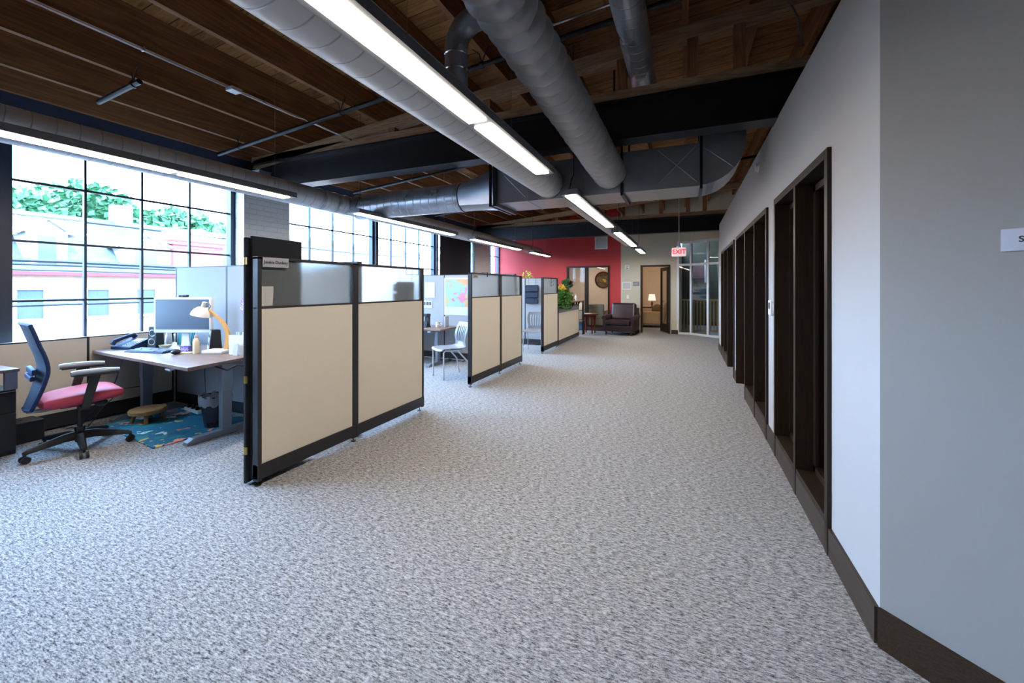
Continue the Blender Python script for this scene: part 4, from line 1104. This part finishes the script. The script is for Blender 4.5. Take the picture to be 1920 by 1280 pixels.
MB().tube([(.04, 0, .03), (.068, 0, .04), (.07, 0, .07), (.04, 0, .085)], .006, 6).build('handle', M['white'], t, smooth=True)
for k, (x, y, h) in enumerate(((-4.10, 6.50, .19), (-4.06, 6.46, .2))):
    t = thing('binder', ['grey binder standing on the middle desk, left one', 'silver binder standing on the middle desk, right one'][k], 'binder', (x, y, z2), rad(10), )
    MB().box(-.014, .014, -.08, .08, 0, h).build('cover', M['silver' if k else 'grey_metal'], t, bevel=.002)
    MB().box(-.010, .010, -.078, .076, h, h + .003).build('pages', M['paper'], t)
# printer-like dark box seen blurred through the glass
t = thing('file_tray', 'dark stacked letter tray seen blurred through the second frosted pane', 'tray', (-3.72, 4.35, 0))
bpy.data.objects.remove(t)
# wall chart, paper notices
t = thing('wall_map', 'large pastel illustrated map pinned on the pale partition', 'poster', (-4.02, 6.795, 1.22))
MB().box(-.30, .30, -.004, 0, -.36, .36).build('sheet', M['paper'], t); MB().box(-.275, .275, -.0055, -.004, -.20, .33).build('print', M['map'], t)
t = thing('paper_notice', 'pale notice sheet left of the pastel map', 'notice', (-4.65, 6.795, 1.34))
MB().box(-.11, .11, -.003, 0, -.15, .15).build('sheet', pm('sheet_green', (206, 224, 222), .9), t)
MB().box(-.08, .08, -.004, -.003, -.11, .11).build('print', pm('sheet_print', (190, 210, 212), .9), t)
t = thing('paper_notice', 'small sheet with a row of dark figures below the other notice', 'notice', (-4.70, 6.795, 1.06))
MB().box(-.10, .10, -.003, 0, -.07, .07).build('sheet', M['paper'], t)
q = MB()
for k in range(5): q.box(-.085 + k * .035, -.062 + k * .035, -.0045, -.003, -.02 - .004 * (k % 2), .045)
q.build('figures', M['ink'], t)
t = thing('cable_tangle', 'tangle of black cables on the floor along the pale partition', 'cables', (-3.9, 6.70, 0))
for k in range(3):
    MB().tube([(-.6 + .3 * k + .05 * i, -.05 + .05 * math.sin(i * 1.7 + k), .012 + .02 * abs(math.sin(i * 2.1 + k))) for i in range(9)], .006, 6).build('cable', M['black'], t, smooth=True)
# plastic stacking chair
def stack_chair(loc, rz, label, holes=True):
    t = thing('stacking_chair', label, 'chair', loc, rz, 'grey stacking chairs in the cubicles')
    # forward is -Y
    prof = [(-.22, .425), (-.20, .445), (-.10, .450), (.05, .440), (.15, .445), (.19, .48), (.205, .54), (.20, .60), (.215, .68), (.25, .78), (.275, .84)]
    def wd(i): return [.19, .205, .215, .215, .205, .185, .165, .185, .20, .195, .17][i]
    V = []; F = []; nx = 14
    for side in (0, 1):
        for i, (y, z) in enumerate(prof):
            for k in range(nx + 1):
                s_ = -1 + 2 * k / nx; c_ = .02 * s_ * s_
                V.append((wd(i) * s_, y - (c_ if i > 5 else 0) + (.007 if side and i > 4 else 0), z + (c_ if i <= 4 else 0) - (.007 if side and i <= 4 else 0)))
    ns = len(prof) * (nx + 1)
    for side in (0, 1):
        for r_ in range(len(prof) - 1):
            for k in range(nx):
                if r_ in (6, 7, 8) and 1 < k < nx - 2 and k % 2 == 0: continue
                a = side * ns + r_ * (nx + 1) + k; q4 = (a, a + 1, a + nx + 2, a + nx + 1); F.append(q4 if side else q4[::-1])
    MB().add(V, F).build('seat_shell', M['grey_pl'], t, smooth=True)
    for s_ in (-1, 1):
        MB().tube([(s_ * .20, -.19, 0), (s_ * .195, -.19, .41), (s_ * .18, -.16, .432), (s_ * .17, .1, .428)], .011, 10).build('front_leg', M['silver'], t, smooth=True)
        MB().tube([(s_ * .20, .27, 0), (s_ * .19, .22, .24), (s_ * .17, .05, .425)], .011, 10).build('rear_leg', M['silver'], t, smooth=True)
    return t
def W2(lx, ly): return 0
c_rz = math.atan2(-.84, -.54) + PI / 2     # faces (-.54,-.84)
stack_chair((-3.40, 5.50, 0), c_rz, 'grey plastic stacking chair seen between the nearest and the middle partition')
stack_chair((-3.05, 8.42, 0), rad(8), 'grey plastic stacking chair seen between the middle and the farthest partition')
# file trays over the partition
t = thing('hanging_file_holder', 'dark mesh three-pocket file holder hung over the pale far partition', 'file holder', (-3.42, 9.29, 1.24))
q = MB()
for k in range(3):
    z = .20 - k * .145
    q = MB(); q.box(-.16, .16, -.05, -.045, z - .135, z - .03); q.box(-.16, .16, -.05, -.004, z - .14, z - .135); q.box(-.16, -.155, -.045, -.004, z - .135, z - .02); q.box(.155, .16, -.045, -.004, z - .135, z - .02)
    q.build('pocket', M['mesh_back'], t)
MB().box(-.16, .16, -.004, -.001, -.24, .21).build('back_plate', M['mesh_back'], t)
for x in (-.09, .09): MB().tube([(x, -.003, .20), (x, -.003, .382), (x, .03, .386), (x, .06, .382), (x, .06, .34)], .0035, 6).build('hook', M['black'], t)
t = thing('potted_plant', 'light green sprig peeping over the far pale partition', 'plant', (-3.75, 9.65, 1.30))
def leafy(mb, n, c, r, size, seed):
    rr = random.Random(seed)
    for i in range(n):
        a = rr.random() * 6.28; e = math.asin(rr.uniform(-.6, 1)); q = r * rr.random() ** .4
        p = Vector((c[0] + q * math.cos(e) * math.cos(a), c[1] + q * math.cos(e) * math.sin(a), c[2] + q * math.sin(e) * 1.0))
        d = Vector((rr.uniform(-1, 1), rr.uniform(-1, 1), rr.uniform(-.3, 1))).normalized(); s = d.orthogonal().normalized() * size * .35; u = d * size; nn = d.cross(s).normalized() * size * .12
        mb.add([p, p + u * .5 + s + nn, p + u, p + u * .5 - s + nn], [(0, 1, 2), (0, 2, 3)])
q = MB(); leafy(q, 34, (.1, 0, .36), .16, .06, 3); q.build('leaves', pm('lime_leaf', (150, 190, 70), .6), t)
MB().tube([(0, 0, .02), (.03, 0, .2), (.12, 0, .40)], .006, 6).build('stem', M['leaf'], t)
MB().lathe([(.05, -.0), (.07, .12)], n=16).build('pot', M['white'], t, smooth=True)
t2 = thing('storage_cabinet', 'grey cabinet behind the far pale partition carrying the light green plant', 'cabinet', (-3.75, 9.75, 0))
MB().box(-.35, .35, -.25, .25, 0, 1.28).build('body', M['grey_metal'], t2, bevel=.005); MB().box(-.35, .35, -.26, -.25, .05, 1.25).build('door', M['grey_metal'], t2)
MB().box(-.37, .37, -.27, .27, 1.28, 1.30).build('top', M['part_frame'], t2)

# plants and items on the counter
t = thing('flower_pot', 'bushy green plant with yellow flowers hanging at the near end of the counter', 'plant', (-2.75, 9.50, .95))
q = MB(); leafy(q, 620, (0, .05, .16), .25, .075, 5); leafy(q, 120, (.08, .0, -.02), .16, .07, 9); q.build('leaves', M['leaf'], t)
q = MB(); leafy(q, 150, (-.02, .05, .38), .13, .05, 11); q.build('flowers', M['yellow'], t)
MB().lathe([(.07, -.02), (.10, .12)], n=18).build('pot', M['part_frame'], t, smooth=True)
t = thing('glass_vase', 'glass vase with dark calla leaves on the counter', 'vase', (-2.86, 10.35, 1.026))
MB().lathe([(.045, 0), (.045, .24)], n=18, cap1=False).build('vessel', pane_mat('vase_glass', (.85, .92, .85), 2), t, smooth=True)
q = MB()
for k in range(6):
    a = k * 1.1; q.tube([(0, 0, .01), (.02 * math.cos(a), .02 * math.sin(a), .25), (.09 * math.cos(a), .09 * math.sin(a), .40)], .005, 5)
q.build('stems', M['leaf'], t)
q = MB(); leafy(q, 26, (-.05, 0, .40), .13, .14, 21); q.build('leaves', pm('calla_leaf', (50, 120, 60), .5), t)
q = MB(); leafy(q, 8, (.10, 0, .42), .06, .10, 22); q.build('dark_flower', pm('calla_dark', (30, 14, 26), .5), t)
t = thing('pump_bottle', 'white pump bottle on the counter top', 'bottle', (-2.78, 11.05, 1.026))
MB().lathe([(.032, 0), (.034, .11), (.014, .14), (.01, .15)], n=16).build('bottle', M['white'], t, smooth=True); MB().box(-.006, .03, -.006, .006, .17, .182).cyl((0, 0, .15), (0, 0, .175), .005, 8).build('pump', M['white'], t)
t = thing('wooden_bowl', 'small copper coloured bowl beside the pump bottle', 'bowl', (-2.82, 10.88, 1.026))
MB().lathe([(.03, 0), (.06, .03), (.055, .06), (.04, .085)], n=20).build('vessel', pm('copper', (170, 110, 84), .4), t, smooth=True)
MB().lathe([(.012, .085), (.012, .10)], n=10).build('knob', M['brass'], t)
t = thing('business_cards', 'low pale card tray on the counter top', 'card tray', (-2.80, 10.68, 1.026))
MB().box(-.04, .04, -.05, .05, 0, .02).build('tray', M['silver'], t, bevel=.003); MB().box(-.035, .035, -.04, .04, .02, .03).build('cards', M['paper'], t)

# ================================================================== WAITING AREA
t = thing('magazine_rack', 'dark magazine rack with leaflets between counter and window', 'magazine rack', (-2.95, 12.0, 0), rad(0))
MB().prism([(-.12, 0), (.14, 0), (.0, 1.0), (-.12, 1.0)], -.17, -.15, 'X').prism([(-.12, 0), (.14, 0), (.0, 1.0), (-.12, 1.0)], .15, .17, 'X').build('side_frame', M['black'], t)
for k, z in enumerate((.12, .42, .70)):
    MB().cbox((0, .02, z + .01), (.30, .14, .012)).build('shelf', M['black'], t)
    bk_ = MB().cbox((.02, -.01, z + .13), (.20, .012, .22), (rad(-20), 0, 0)); bk_.build('leaflet', [pm('leaflet_blue', (60, 120, 190), .6), M['paper'], M['cream']][k], t)
t = thing('side_table', 'round dark red wooden side table beside the leather armchair', 'table', (-2.70, 12.35, 0))
MB().lathe([(.27, .56), (.285, .565), (.285, .59), (.275, .595)], n=32).build('tabletop', M['mahog'], t, smooth=True)
MB().lathe([(.22, .50), (.22, .56)], n=32).build('apron', M['mahog'], t, smooth=True)
for a in (40, 130, 220, 310):
    ca, sa = math.cos(rad(a)), math.sin(rad(a))
    MB().tube([(.20 * ca, .20 * sa, .0), (.185 * ca, .185 * sa, .3), (.19 * ca, .19 * sa, .51)], [.020, .028, .036], 4).build('leg', M['mahog'], t)
t = thing('magazine', 'pale magazine lying on the round side table', 'magazine', (-2.72, 12.30, .5955), rad(30))
MB().box(-.09, .09, -.12, .12, 0, .006).build('pages', M['paper'], t); MB().box(-.091, .091, -.121, .121, .006, .0075).build('cover', pm('cover', (210, 200, 196), .4), t)
t = thing('leather_armchair', 'dark aubergine leather club armchair before the back wall', 'armchair', (-1.75, 12.45, 0), rad(-6))
MB().box(-.42, .42, -.42, .34, .12, .30).build('base', M['leather'], t, bevel=.03, seg=3)
MB().box(-.36, .34, -.47, .22, .30, .44).build('seat_cushion', M['leather'], t, bevel=.05, seg=4)
bb = MB(); mB = Matrix.Translation((0, .24, .40)) @ Matrix.Rotation(rad(-12), 4, 'X'); bb.box(-.36, .36, -.10, .12, 0, .52, mB); bb.build('back_cushion', M['leather'], t, bevel=.06, seg=4)
mB = Matrix.Translation((0, .38, .12)) @ Matrix.Rotation(rad(-8), 4, 'X'); MB().box(-.42, .42, -.06, .06, 0, .66, mB).build('back_frame', M['leather'], t, bevel=.03, seg=3)
for s_ in (-1, 1):
    a = MB().box(s_ * .40 - .055, s_ * .40 + .055, -.40, .36, .14, .50).build('arm', M['leather'], t, bevel=.02, seg=3)
    MB().cyl((s_ * .41, -.42, .50), (s_ * .41, .34, .52), .065, 20).build('arm_roll', M['leather'], a, smooth=True)
for sx_ in (-1, 1):
    for sy in (-.36, .32): MB().cyl((sx_ * .36, sy, 0), (sx_ * .36, sy, .13), .018, 10, .030).build('leg', M['mahog'], t)
# things on the back wall
sign('room_sign', 'small grey room sign left of the open office door', 'sign', (-1.395, YB - .004, 1.50), (0, 0, 0), .19, .13, pm('room_sign', (122, 122, 126), .5), [], M['ink'], .02)
t = [o for o in bpy.data.objects if o.name.startswith('room_sign')][0]
q = MB(); q.box(-.06, .06, -.0035, -.0022, .01, .025).box(-.07, .05, -.0035, -.0022, -.03, -.018); q.build('lettering', M['sign'], t)
t = thing('framed_notice', 'white framed sheet left of the grey room sign', 'notice', (-1.68, YB - .006, 1.44))
MB().box(-.135, .135, -.006, .006, -.115, .115).build('frame', M['white'], t, bevel=.002); MB().box(-.115, .115, -.0075, -.006, -.095, .095).build('sheet', M['paper'], t)
t = thing('light_switch', 'white light switch plate above the armchair', 'switch', (-1.65, YB - .004, 1.10))
MB().box(-.035, .035, -.004, .004, -.058, .058).build('plate', M['white'], t, bevel=.002); MB().box(-.012, .012, -.009, -.004, -.03, .03).build('rocker', M['white'], t)
t = thing('strobe_alarm', 'white fire alarm strobe high on the beige wall', 'alarm', (-1.665, YB - .016, 2.02))
MB().box(-.065, .065, -.02, .016, -.07, .07).build('housing', M['white'], t, bevel=.006); MB().box(-.035, .035, -.035, -.02, -.01, .05).build('lens', M['silver'], t, bevel=.004); MB().box(-.03, .03, -.022, -.02, -.055, -.025).build('grille', M['grey_metal'], t)
t = thing('air_vent', 'white square air vent high on the red wall', 'vent', (-2.47, YB - .012, 2.83))
f = MB(); f.box(-.20, .20, -.012, .012, -.22, -.185); f.box(-.20, .20, -.012, .012, .185, .22); f.box(-.20, -.165, -.012, .012, -.185, .185); f.box(.165, .20, -.012, .012, -.185, .185); f.build('frame', M['white'], t)
q = MB()
for k in range(12): q.cbox((0, 0, -.17 + k * .031), (.33, .018, .004), (rad(35), 0, 0))
q.build('louvres', M['white'], t)
MB().box(-.165, .165, .006, .011, -.185, .185).build('backing', M['silver'], t)
t = thing('thermostat', 'white thermostat on the right wall between the dark frames', 'thermostat', (XR - .012, 4.17, 1.22))
MB().box(-.012, .012, -.055, .055, -.065, .065).build('housing', M['white'], t, bevel=.005); MB().box(-.0135, -.012, -.03, .03, -.01, .045).build('display', M['mesh_back'], t)
t = thing('light_switch', 'grey switch plate beside the thermostat on the right wall', 'switch', (XR - .005, 4.06, 1.23))
MB().box(-.005, .005, -.04, .04, -.06, .06).build('plate', M['silver'], t, bevel=.002); MB().box(-.009, -.005, -.012, .012, -.03, .03).build('rocker', M['white'], t)
t = thing('smoke_detector', 'small white round detector at the top of the right wall', 'detector', (XR - .03, 4.9, 2.64))
MB().cyl((0, 0, 0), (.03, 0, 0), .04, 20).build('dome', M['white'], t, smooth=True); MB().cyl((.02, 0, 0), (.0298, 0, 0), .05, 20).build('plate', M['white'], t)
# room sign on the 45 degree wall at the right edge: starts with the letter S
u45 = Vector((math.cos(rad(-45)), math.sin(rad(-45)), 0)); nrm = Vector((-math.sin(rad(45)), -math.cos(rad(45)), 0))
cpos = Vector((.926, 1.804, 1.5475)) + u45 * .10 + nrm * .003
t = thing('room_sign', 'brushed grey sign at the right edge of the picture, its text starting with S', 'sign', cpos); t.rotation_euler = (0, 0, rad(-45))
MB().box(-.10, .10, -.003, .003, -.0355, .0355).build('plate', M['sign'], t, bevel=.001)
text_mesh('lettering', 'S', .026, M['ink'], t, (-.0565, -.0036, 0), (PI / 2, 0, 0), bold=True)
# exit sign
t = thing('exit_sign', 'lit red EXIT sign hung on a stem before the glass screen', 'exit sign', (-.13, 9.8, 2.18))
MB().box(-.15, .15, -.02, .02, -.10, .10).build('housing', M['exit_face'], t, bevel=.02, seg=3)
text_mesh('lettering', 'EXIT', .138, M['exit_red'], t, (0, -.0225, 0), (PI / 2, 0, 0), bold=True)
MB().cyl((0, 0, .10), (0, 0, 1.87), .010, 10).build('stem', M['silver'], t); MB().cyl((0, 0, .10), (0, 0, .13), .05, 16).build('canopy', M['silver'], t)

# ================================================================== ROOMS BEYOND THE BACK WALL
t = thing('wall_plaque', 'big round carved plaque with a dark rim on the office wall behind the glass', 'plaque', (-3.05, 16.57, 1.70))
q = MB(); q.cyl((0, .02, 0), (0, -.02, 0), .30, 40).build('disc', M['plaque'], t, smooth=False)
MB().tube([(.30 * math.cos(2 * PI * k / 40), -.02, .30 * math.sin(2 * PI * k / 40)) for k in range(41)], .035, 8, False).build('rim', M['mahog'], t, smooth=True)
def guest_chair(loc, rz, label):
    t = thing('guest_chair', label, 'chair', loc, rz)
    MB().box(-.30, .30, -.28, .26, .14, .44).build('seat', M['officechair'], t, bevel=.03, seg=3)
    mB = Matrix.Translation((0, .24, .38)) @ Matrix.Rotation(rad(-8), 4, 'X'); MB().box(-.30, .30, -.05, .05, 0, .46, mB).build('backrest', M['officechair'], t, bevel=.03, seg=3)
    for s_ in (-1, 1): MB().box(s_ * .31 - .035, s_ * .31 + .035, -.26, .26, .14, .62).build('arm', M['officechair'], t, bevel=.02, seg=3)
    for s_ in (-1, 1):
        for y in (-.22, .22): MB().cyl((s_ * .26, y, 0), (s_ * .26, y, .15), .015, 8, .022).build('leg', M['mahog'], t)
    return t
guest_chair((-2.75, 13.75, 0), PI, 'olive upholstered chair with its back to the office glass')
t = thing('desk_chair', 'dark high-backed chair farther inside the glazed office', 'chair', (-2.35, 15.0, 0))
MB().box(-.25, .25, -.25, .25, .42, .50).build('seat', M['black'], t, bevel=.02); MB().box(-.24, .24, .2, .26, .52, 1.1).build('backrest', M['black'], t, bevel=.03); MB().cyl((0, 0, .05), (0, 0, .42), .03, 12).build('post', M['black'], t); MB().cyl((0, 0, 0), (0, 0, .05), .25, 20).build('base', M['black'], t)
t = thing('sofa', 'tan sofa end with a sloping arm seen through the open door', 'sofa', (-1.0, 15.3, 0), rad(0))
MB().box(-.75, .25, -.40, .40, .12, .45).build('seat', M['sofa'], t, bevel=.05, seg=3)
q = MB(); q.prism([(.18, .12), (.30, .12), (.48, .80), (.36, .84), (.16, .5)], -.42, .42); q.build('arm', M['sofa'], t, bevel=.03, seg=3)
MB().box(-.75, .2, -.46, -.36, .12, .56).build('back', M['sofa'], t, bevel=.04, seg=3)
for x in (-.7, .22):
    for y in (-.36, .36): MB().cyl((x, y, 0), (x, y, .13), .02, 8, .03).build('leg', M['mahog'], t)
t = thing('cushion', 'olive cushion leaning on the sofa arm', 'cushion', (-.90, 15.05, .62))
q = MB(); q.ball((0, 0, 0), .2, (.9, .5, .95), 16, 10); q.build('pad', pm('cushion', (120, 104, 72), .9), t, smooth=True); t.rotation_euler = (0, rad(30), 0)
t = thing('console_table', 'small dark table carrying the lit table lamp', 'table', (-1.15, 16.1, 0))
MB().box(-.45, .35, -.2, .2, .62, .65).build('tabletop', M['mahog'], t)
for x in (-.42, .32):
    for y in (-.17, .17): MB().box(x - .02, x + .02, y - .02, y + .02, 0, .62).build('leg', M['mahog'], t)
t = thing('table_lamp', 'small table lamp with a white shade beyond the open door', 'lamp', (-1.15, 16.1, .65))
MB().lathe([(.06, 0), (.06, .015), (.015, .03), (.035, .10), (.03, .16), (.01, .22), (.01, .27)], n=16).build('base', M['mahog'], t, smooth=True)
MB().lathe([(.14, .25), (.10, .48)], n=24, cap0=False, cap1=False).build('lamp_shade', M['shade'], t, smooth=True)
# stair hall: slatted guard with a wooden rail, lamp
t = thing('stair_guard', 'wooden slatted guard with a yellow top rail behind the white glass screen', 'railing', (1.2, 14.2, 0))
for k in range(36):
    x = -1.25 + k * .095; MB().box(x, x + .035, -.02, .02, .05, .96).build('slat', M['slat'], t)
MB().box(-1.3, 2.2, -.035, .035, .96, 1.02).build('top_rail', M['slat'], t); MB().box(-1.3, 2.2, -.03, .03, 0, .05).build('bottom_rail', M['slat'], t)
t = thing('pendant_tube', 'slim white tube lamp hanging in the stair hall', 'lamp', (.62, 14.9, 1.55))
MB().cyl((0, 0, 0), (0, 0, .75), .035, 16).build('tube', M['alum'], t, smooth=True); MB().cyl((0, 0, .75), (0, 0, 2.45), .004, 6).build('cord', M['black'], t)
t = thing('hall_lamp', 'round ceiling lamp lighting the stair hall', 'ceiling light', (1.2, 15.2, 3.93))
MB().lathe([(.16, .0), (.18, .03), (.18, .07)], n=24).build('dish', emis('hall_lamp', (255, 236, 200), 3.5), t, smooth=True)

# ================================================================== OUTSIDE (second-floor view over the street)
GZ = -4.2
o = MB().box(-90, -6.6, -60, 90, GZ - .1, GZ).build('street_ground', M['asphalt']); o['kind'] = 'structure'
struct(MB().box(-6.6, -6.26, -8, 20, GZ - .1, 0).build('wall_facade', M['house']))
def far_window(t, x, y, z, w=.85, h=1.15, fr='houseW'):
    f = MB()
    f.box(x - .02, x + .06, y - w / 2 - .08, y - w / 2, z - .08, z + h + .08); f.box(x - .02, x + .06, y + w / 2, y + w / 2 + .08, z - .08, z + h + .08)
    f.box(x - .02, x + .06, y - w / 2, y + w / 2, z + h, z + h + .08); f.box(x - .02, x + .10, y - w / 2 - .05, y + w / 2 + .05, z - .12, z - .04)
    f.box(x - .02, x + .03, y - w / 2, y + w / 2, z + h / 2 - .02, z + h / 2 + .02)
    q = f.build('window', M[fr], t)
    MB().box(x - .01, x + .015, y - w / 2, y + w / 2, z, z + h).build('pane', M['hwin'], q)
HX = -20
t = thing('brick_house', 'pale brick house across the street with a slate roof and red cornice', 'house', (HX, 9, GZ))
def hb(*a): return a
zc = 1.80 - GZ
MB().box(-9, 0, -9, 6.0, 0, zc).build('wall', M['house'], t)
MB().box(-9.1, .35, -9.1, 6.1, zc - .0, zc + .12).build('cornice', M['cornice'], t)
MB().prism([(.25, zc + .12), (-1.9, zc + 2.35), (-9, zc + 2.4), (-9, zc + .12)], -9, 6.0, 'Y').build('roof', M['shingle'], t)
for y in (-5.5, -3.1, -1.1, .35 + .0, 2.4 - 1.3 + .25 + .0): pass
for y in (-6.5, -4.6, -2.8, -1.1, .35, 2.0, 3.6): far_window(t, 0, y, zc - 1.35 - .1, .6, .95)
for y in (-6.5, -4.6, -2.8, -1.1, .35, 2.0, 3.6): far_window(t, 0, y, zc - 4.2, .7, 1.3)
def dormer(t, y, w, z, h, x=.0, mat='houseW', roofm='houseW'):
    d = MB(); d.prism([(y - w / 2, z), (y + w / 2, z), (y + w / 2, z + h), (y, z + h + .42), (y - w / 2, z + h)], x - 2.2, x, 'X'); q = d.build('dormer', M[mat], t)
    MB().prism([(y - w / 2 - .18, z + h - .10), (y, z + h + .42), (y + w / 2 + .18, z + h - .10), (y + w / 2 + .18, z + h), (y, z + h + .56), (y - w / 2 - .18, z + h)], x - 2.2, x + .12, 'X').build('gable_roof', M[roofm], q)
    MB().box(x - .01, x + .02, y - w * .22, y + w * .22, z + .25, z + h - .12).build('dormer_window', M['hwin'], q)
dormer(t, -2.4, 1.0, zc + .12, 1.35)
dormer(t, .45, 1.7, zc + .12, 1.1, -.15)
MB().box(-2.3, -1.6, .15, .65, zc + 1.6, zc + 3.0).build('chimney', M['houseW'], t)
t2 = t
d = MB(); d.box(-2.5, .05, 1.3, 3.3, zc + .12, zc + 1.45); q = d.build('red_dormer', pm('pink_brick', (140, 66, 76), .8), t)
MB().box(-2.6, .25, 1.15, 3.45, zc + 1.45, zc + 1.60).build('dormer_cornice', M['cornice'], q)
MB().prism([(1.15, zc + 1.6), (3.45, zc + 1.6), (2.3, zc + 2.2)], -2.6, .2, 'X').build('dormer_roof', M['houseW'], q)
t = thing('brick_house', 'taller pale brick building with small windows seen through the middle windows', 'house', (HX - 3, 24, GZ))
MB().box(-6, 0, -7.5, 16, 0, 8.6).build('wall', M['house'], t); MB().box(-6.1, .3, -7.6, 16.1, 8.6, 8.85).build('cornice', M['houseW'], t)
for z in (5.6, 2.6):
    for k in range(9): far_window(t, 0, -6 + k * 2.6, z, .85, 1.5)
t = thing('brick_house', 'plain pale brick building beyond the trees on the far left', 'house', (HX - 1, -12, GZ))
MB().box(-9, 0, -9, 9.5, 0, 7.5).build('wall', M['house'], t); MB().box(-9.1, .3, -9.1, 9.6, 7.5, 7.7).build('cornice', M['cornice'], t)
for k in range(6): far_window(t, 0, -7.5 + k * 2.9, 4.6, .85, 1.5)
for k, (x, y, h, r_) in enumerate(((-33, 9.3, 6.7, 2.9), (-37.5, 14.2, 8.4, 3.4), (-32.5, 17.0, 6.8, 2.8), (-38, 23.2, 6.9, 3.0), (-34, 3.6, 6.0, 2.7), (-40, 31, 6.6, 3.0))):
    t = thing('tree', ['leafy tree top behind the near house, left of the first mullion', 'leafy tree top rising highest behind the chimney', 'leafy tree behind the red cornice dormer', 'lower tree at the right end of the first window', 'leafy tree far left behind the roof', 'pale tree seen through the middle windows'][k], 'tree', (x, y, GZ))
    MB().cyl((0, 0, 0), (0, 0, h + 4.2 - r_ * .8), .28, 10, .16).build('trunk', M['trunk'], t)
    q = MB(); leafy(q, 3200, (0, 0, h + 4.2 - r_), r_, .5, 40 + k); q.build('crown', M['leaf_out'], t)
wires = [(-14, 3.05, 2.95, 'top street wire crossing the trees'), (-14, 2.72, 2.70, 'pale street cable under the top wire'), (-14, 2.02, 1.90, 'thick dark street cable over the roof'), (-14, 1.93, 1.84, 'second dark street cable just under the thick one'), (-14, 1.80, 1.74, 'thin dark street cable below the roof cables'), (-14, 1.10, 1.06, 'dark street cable over the brick wall'), (-14, .98, 1.0, 'lowest dark street cable over the brick wall')]
for k, (x, za, zb_, lb) in enumerate(wires):
    t = MB().tube([(x, -30, za + .3), (x, -10, za - .05 + .0), (x, 5, za), (x, 14, zb_), (x, 40, zb_ + .4)], (.035, .03, .05, .03, .022, .035, .04)[k], 6).build('street_wire', M['alum'] if k == 1 else M['wire'])
    tag(t, lb, 'wire')
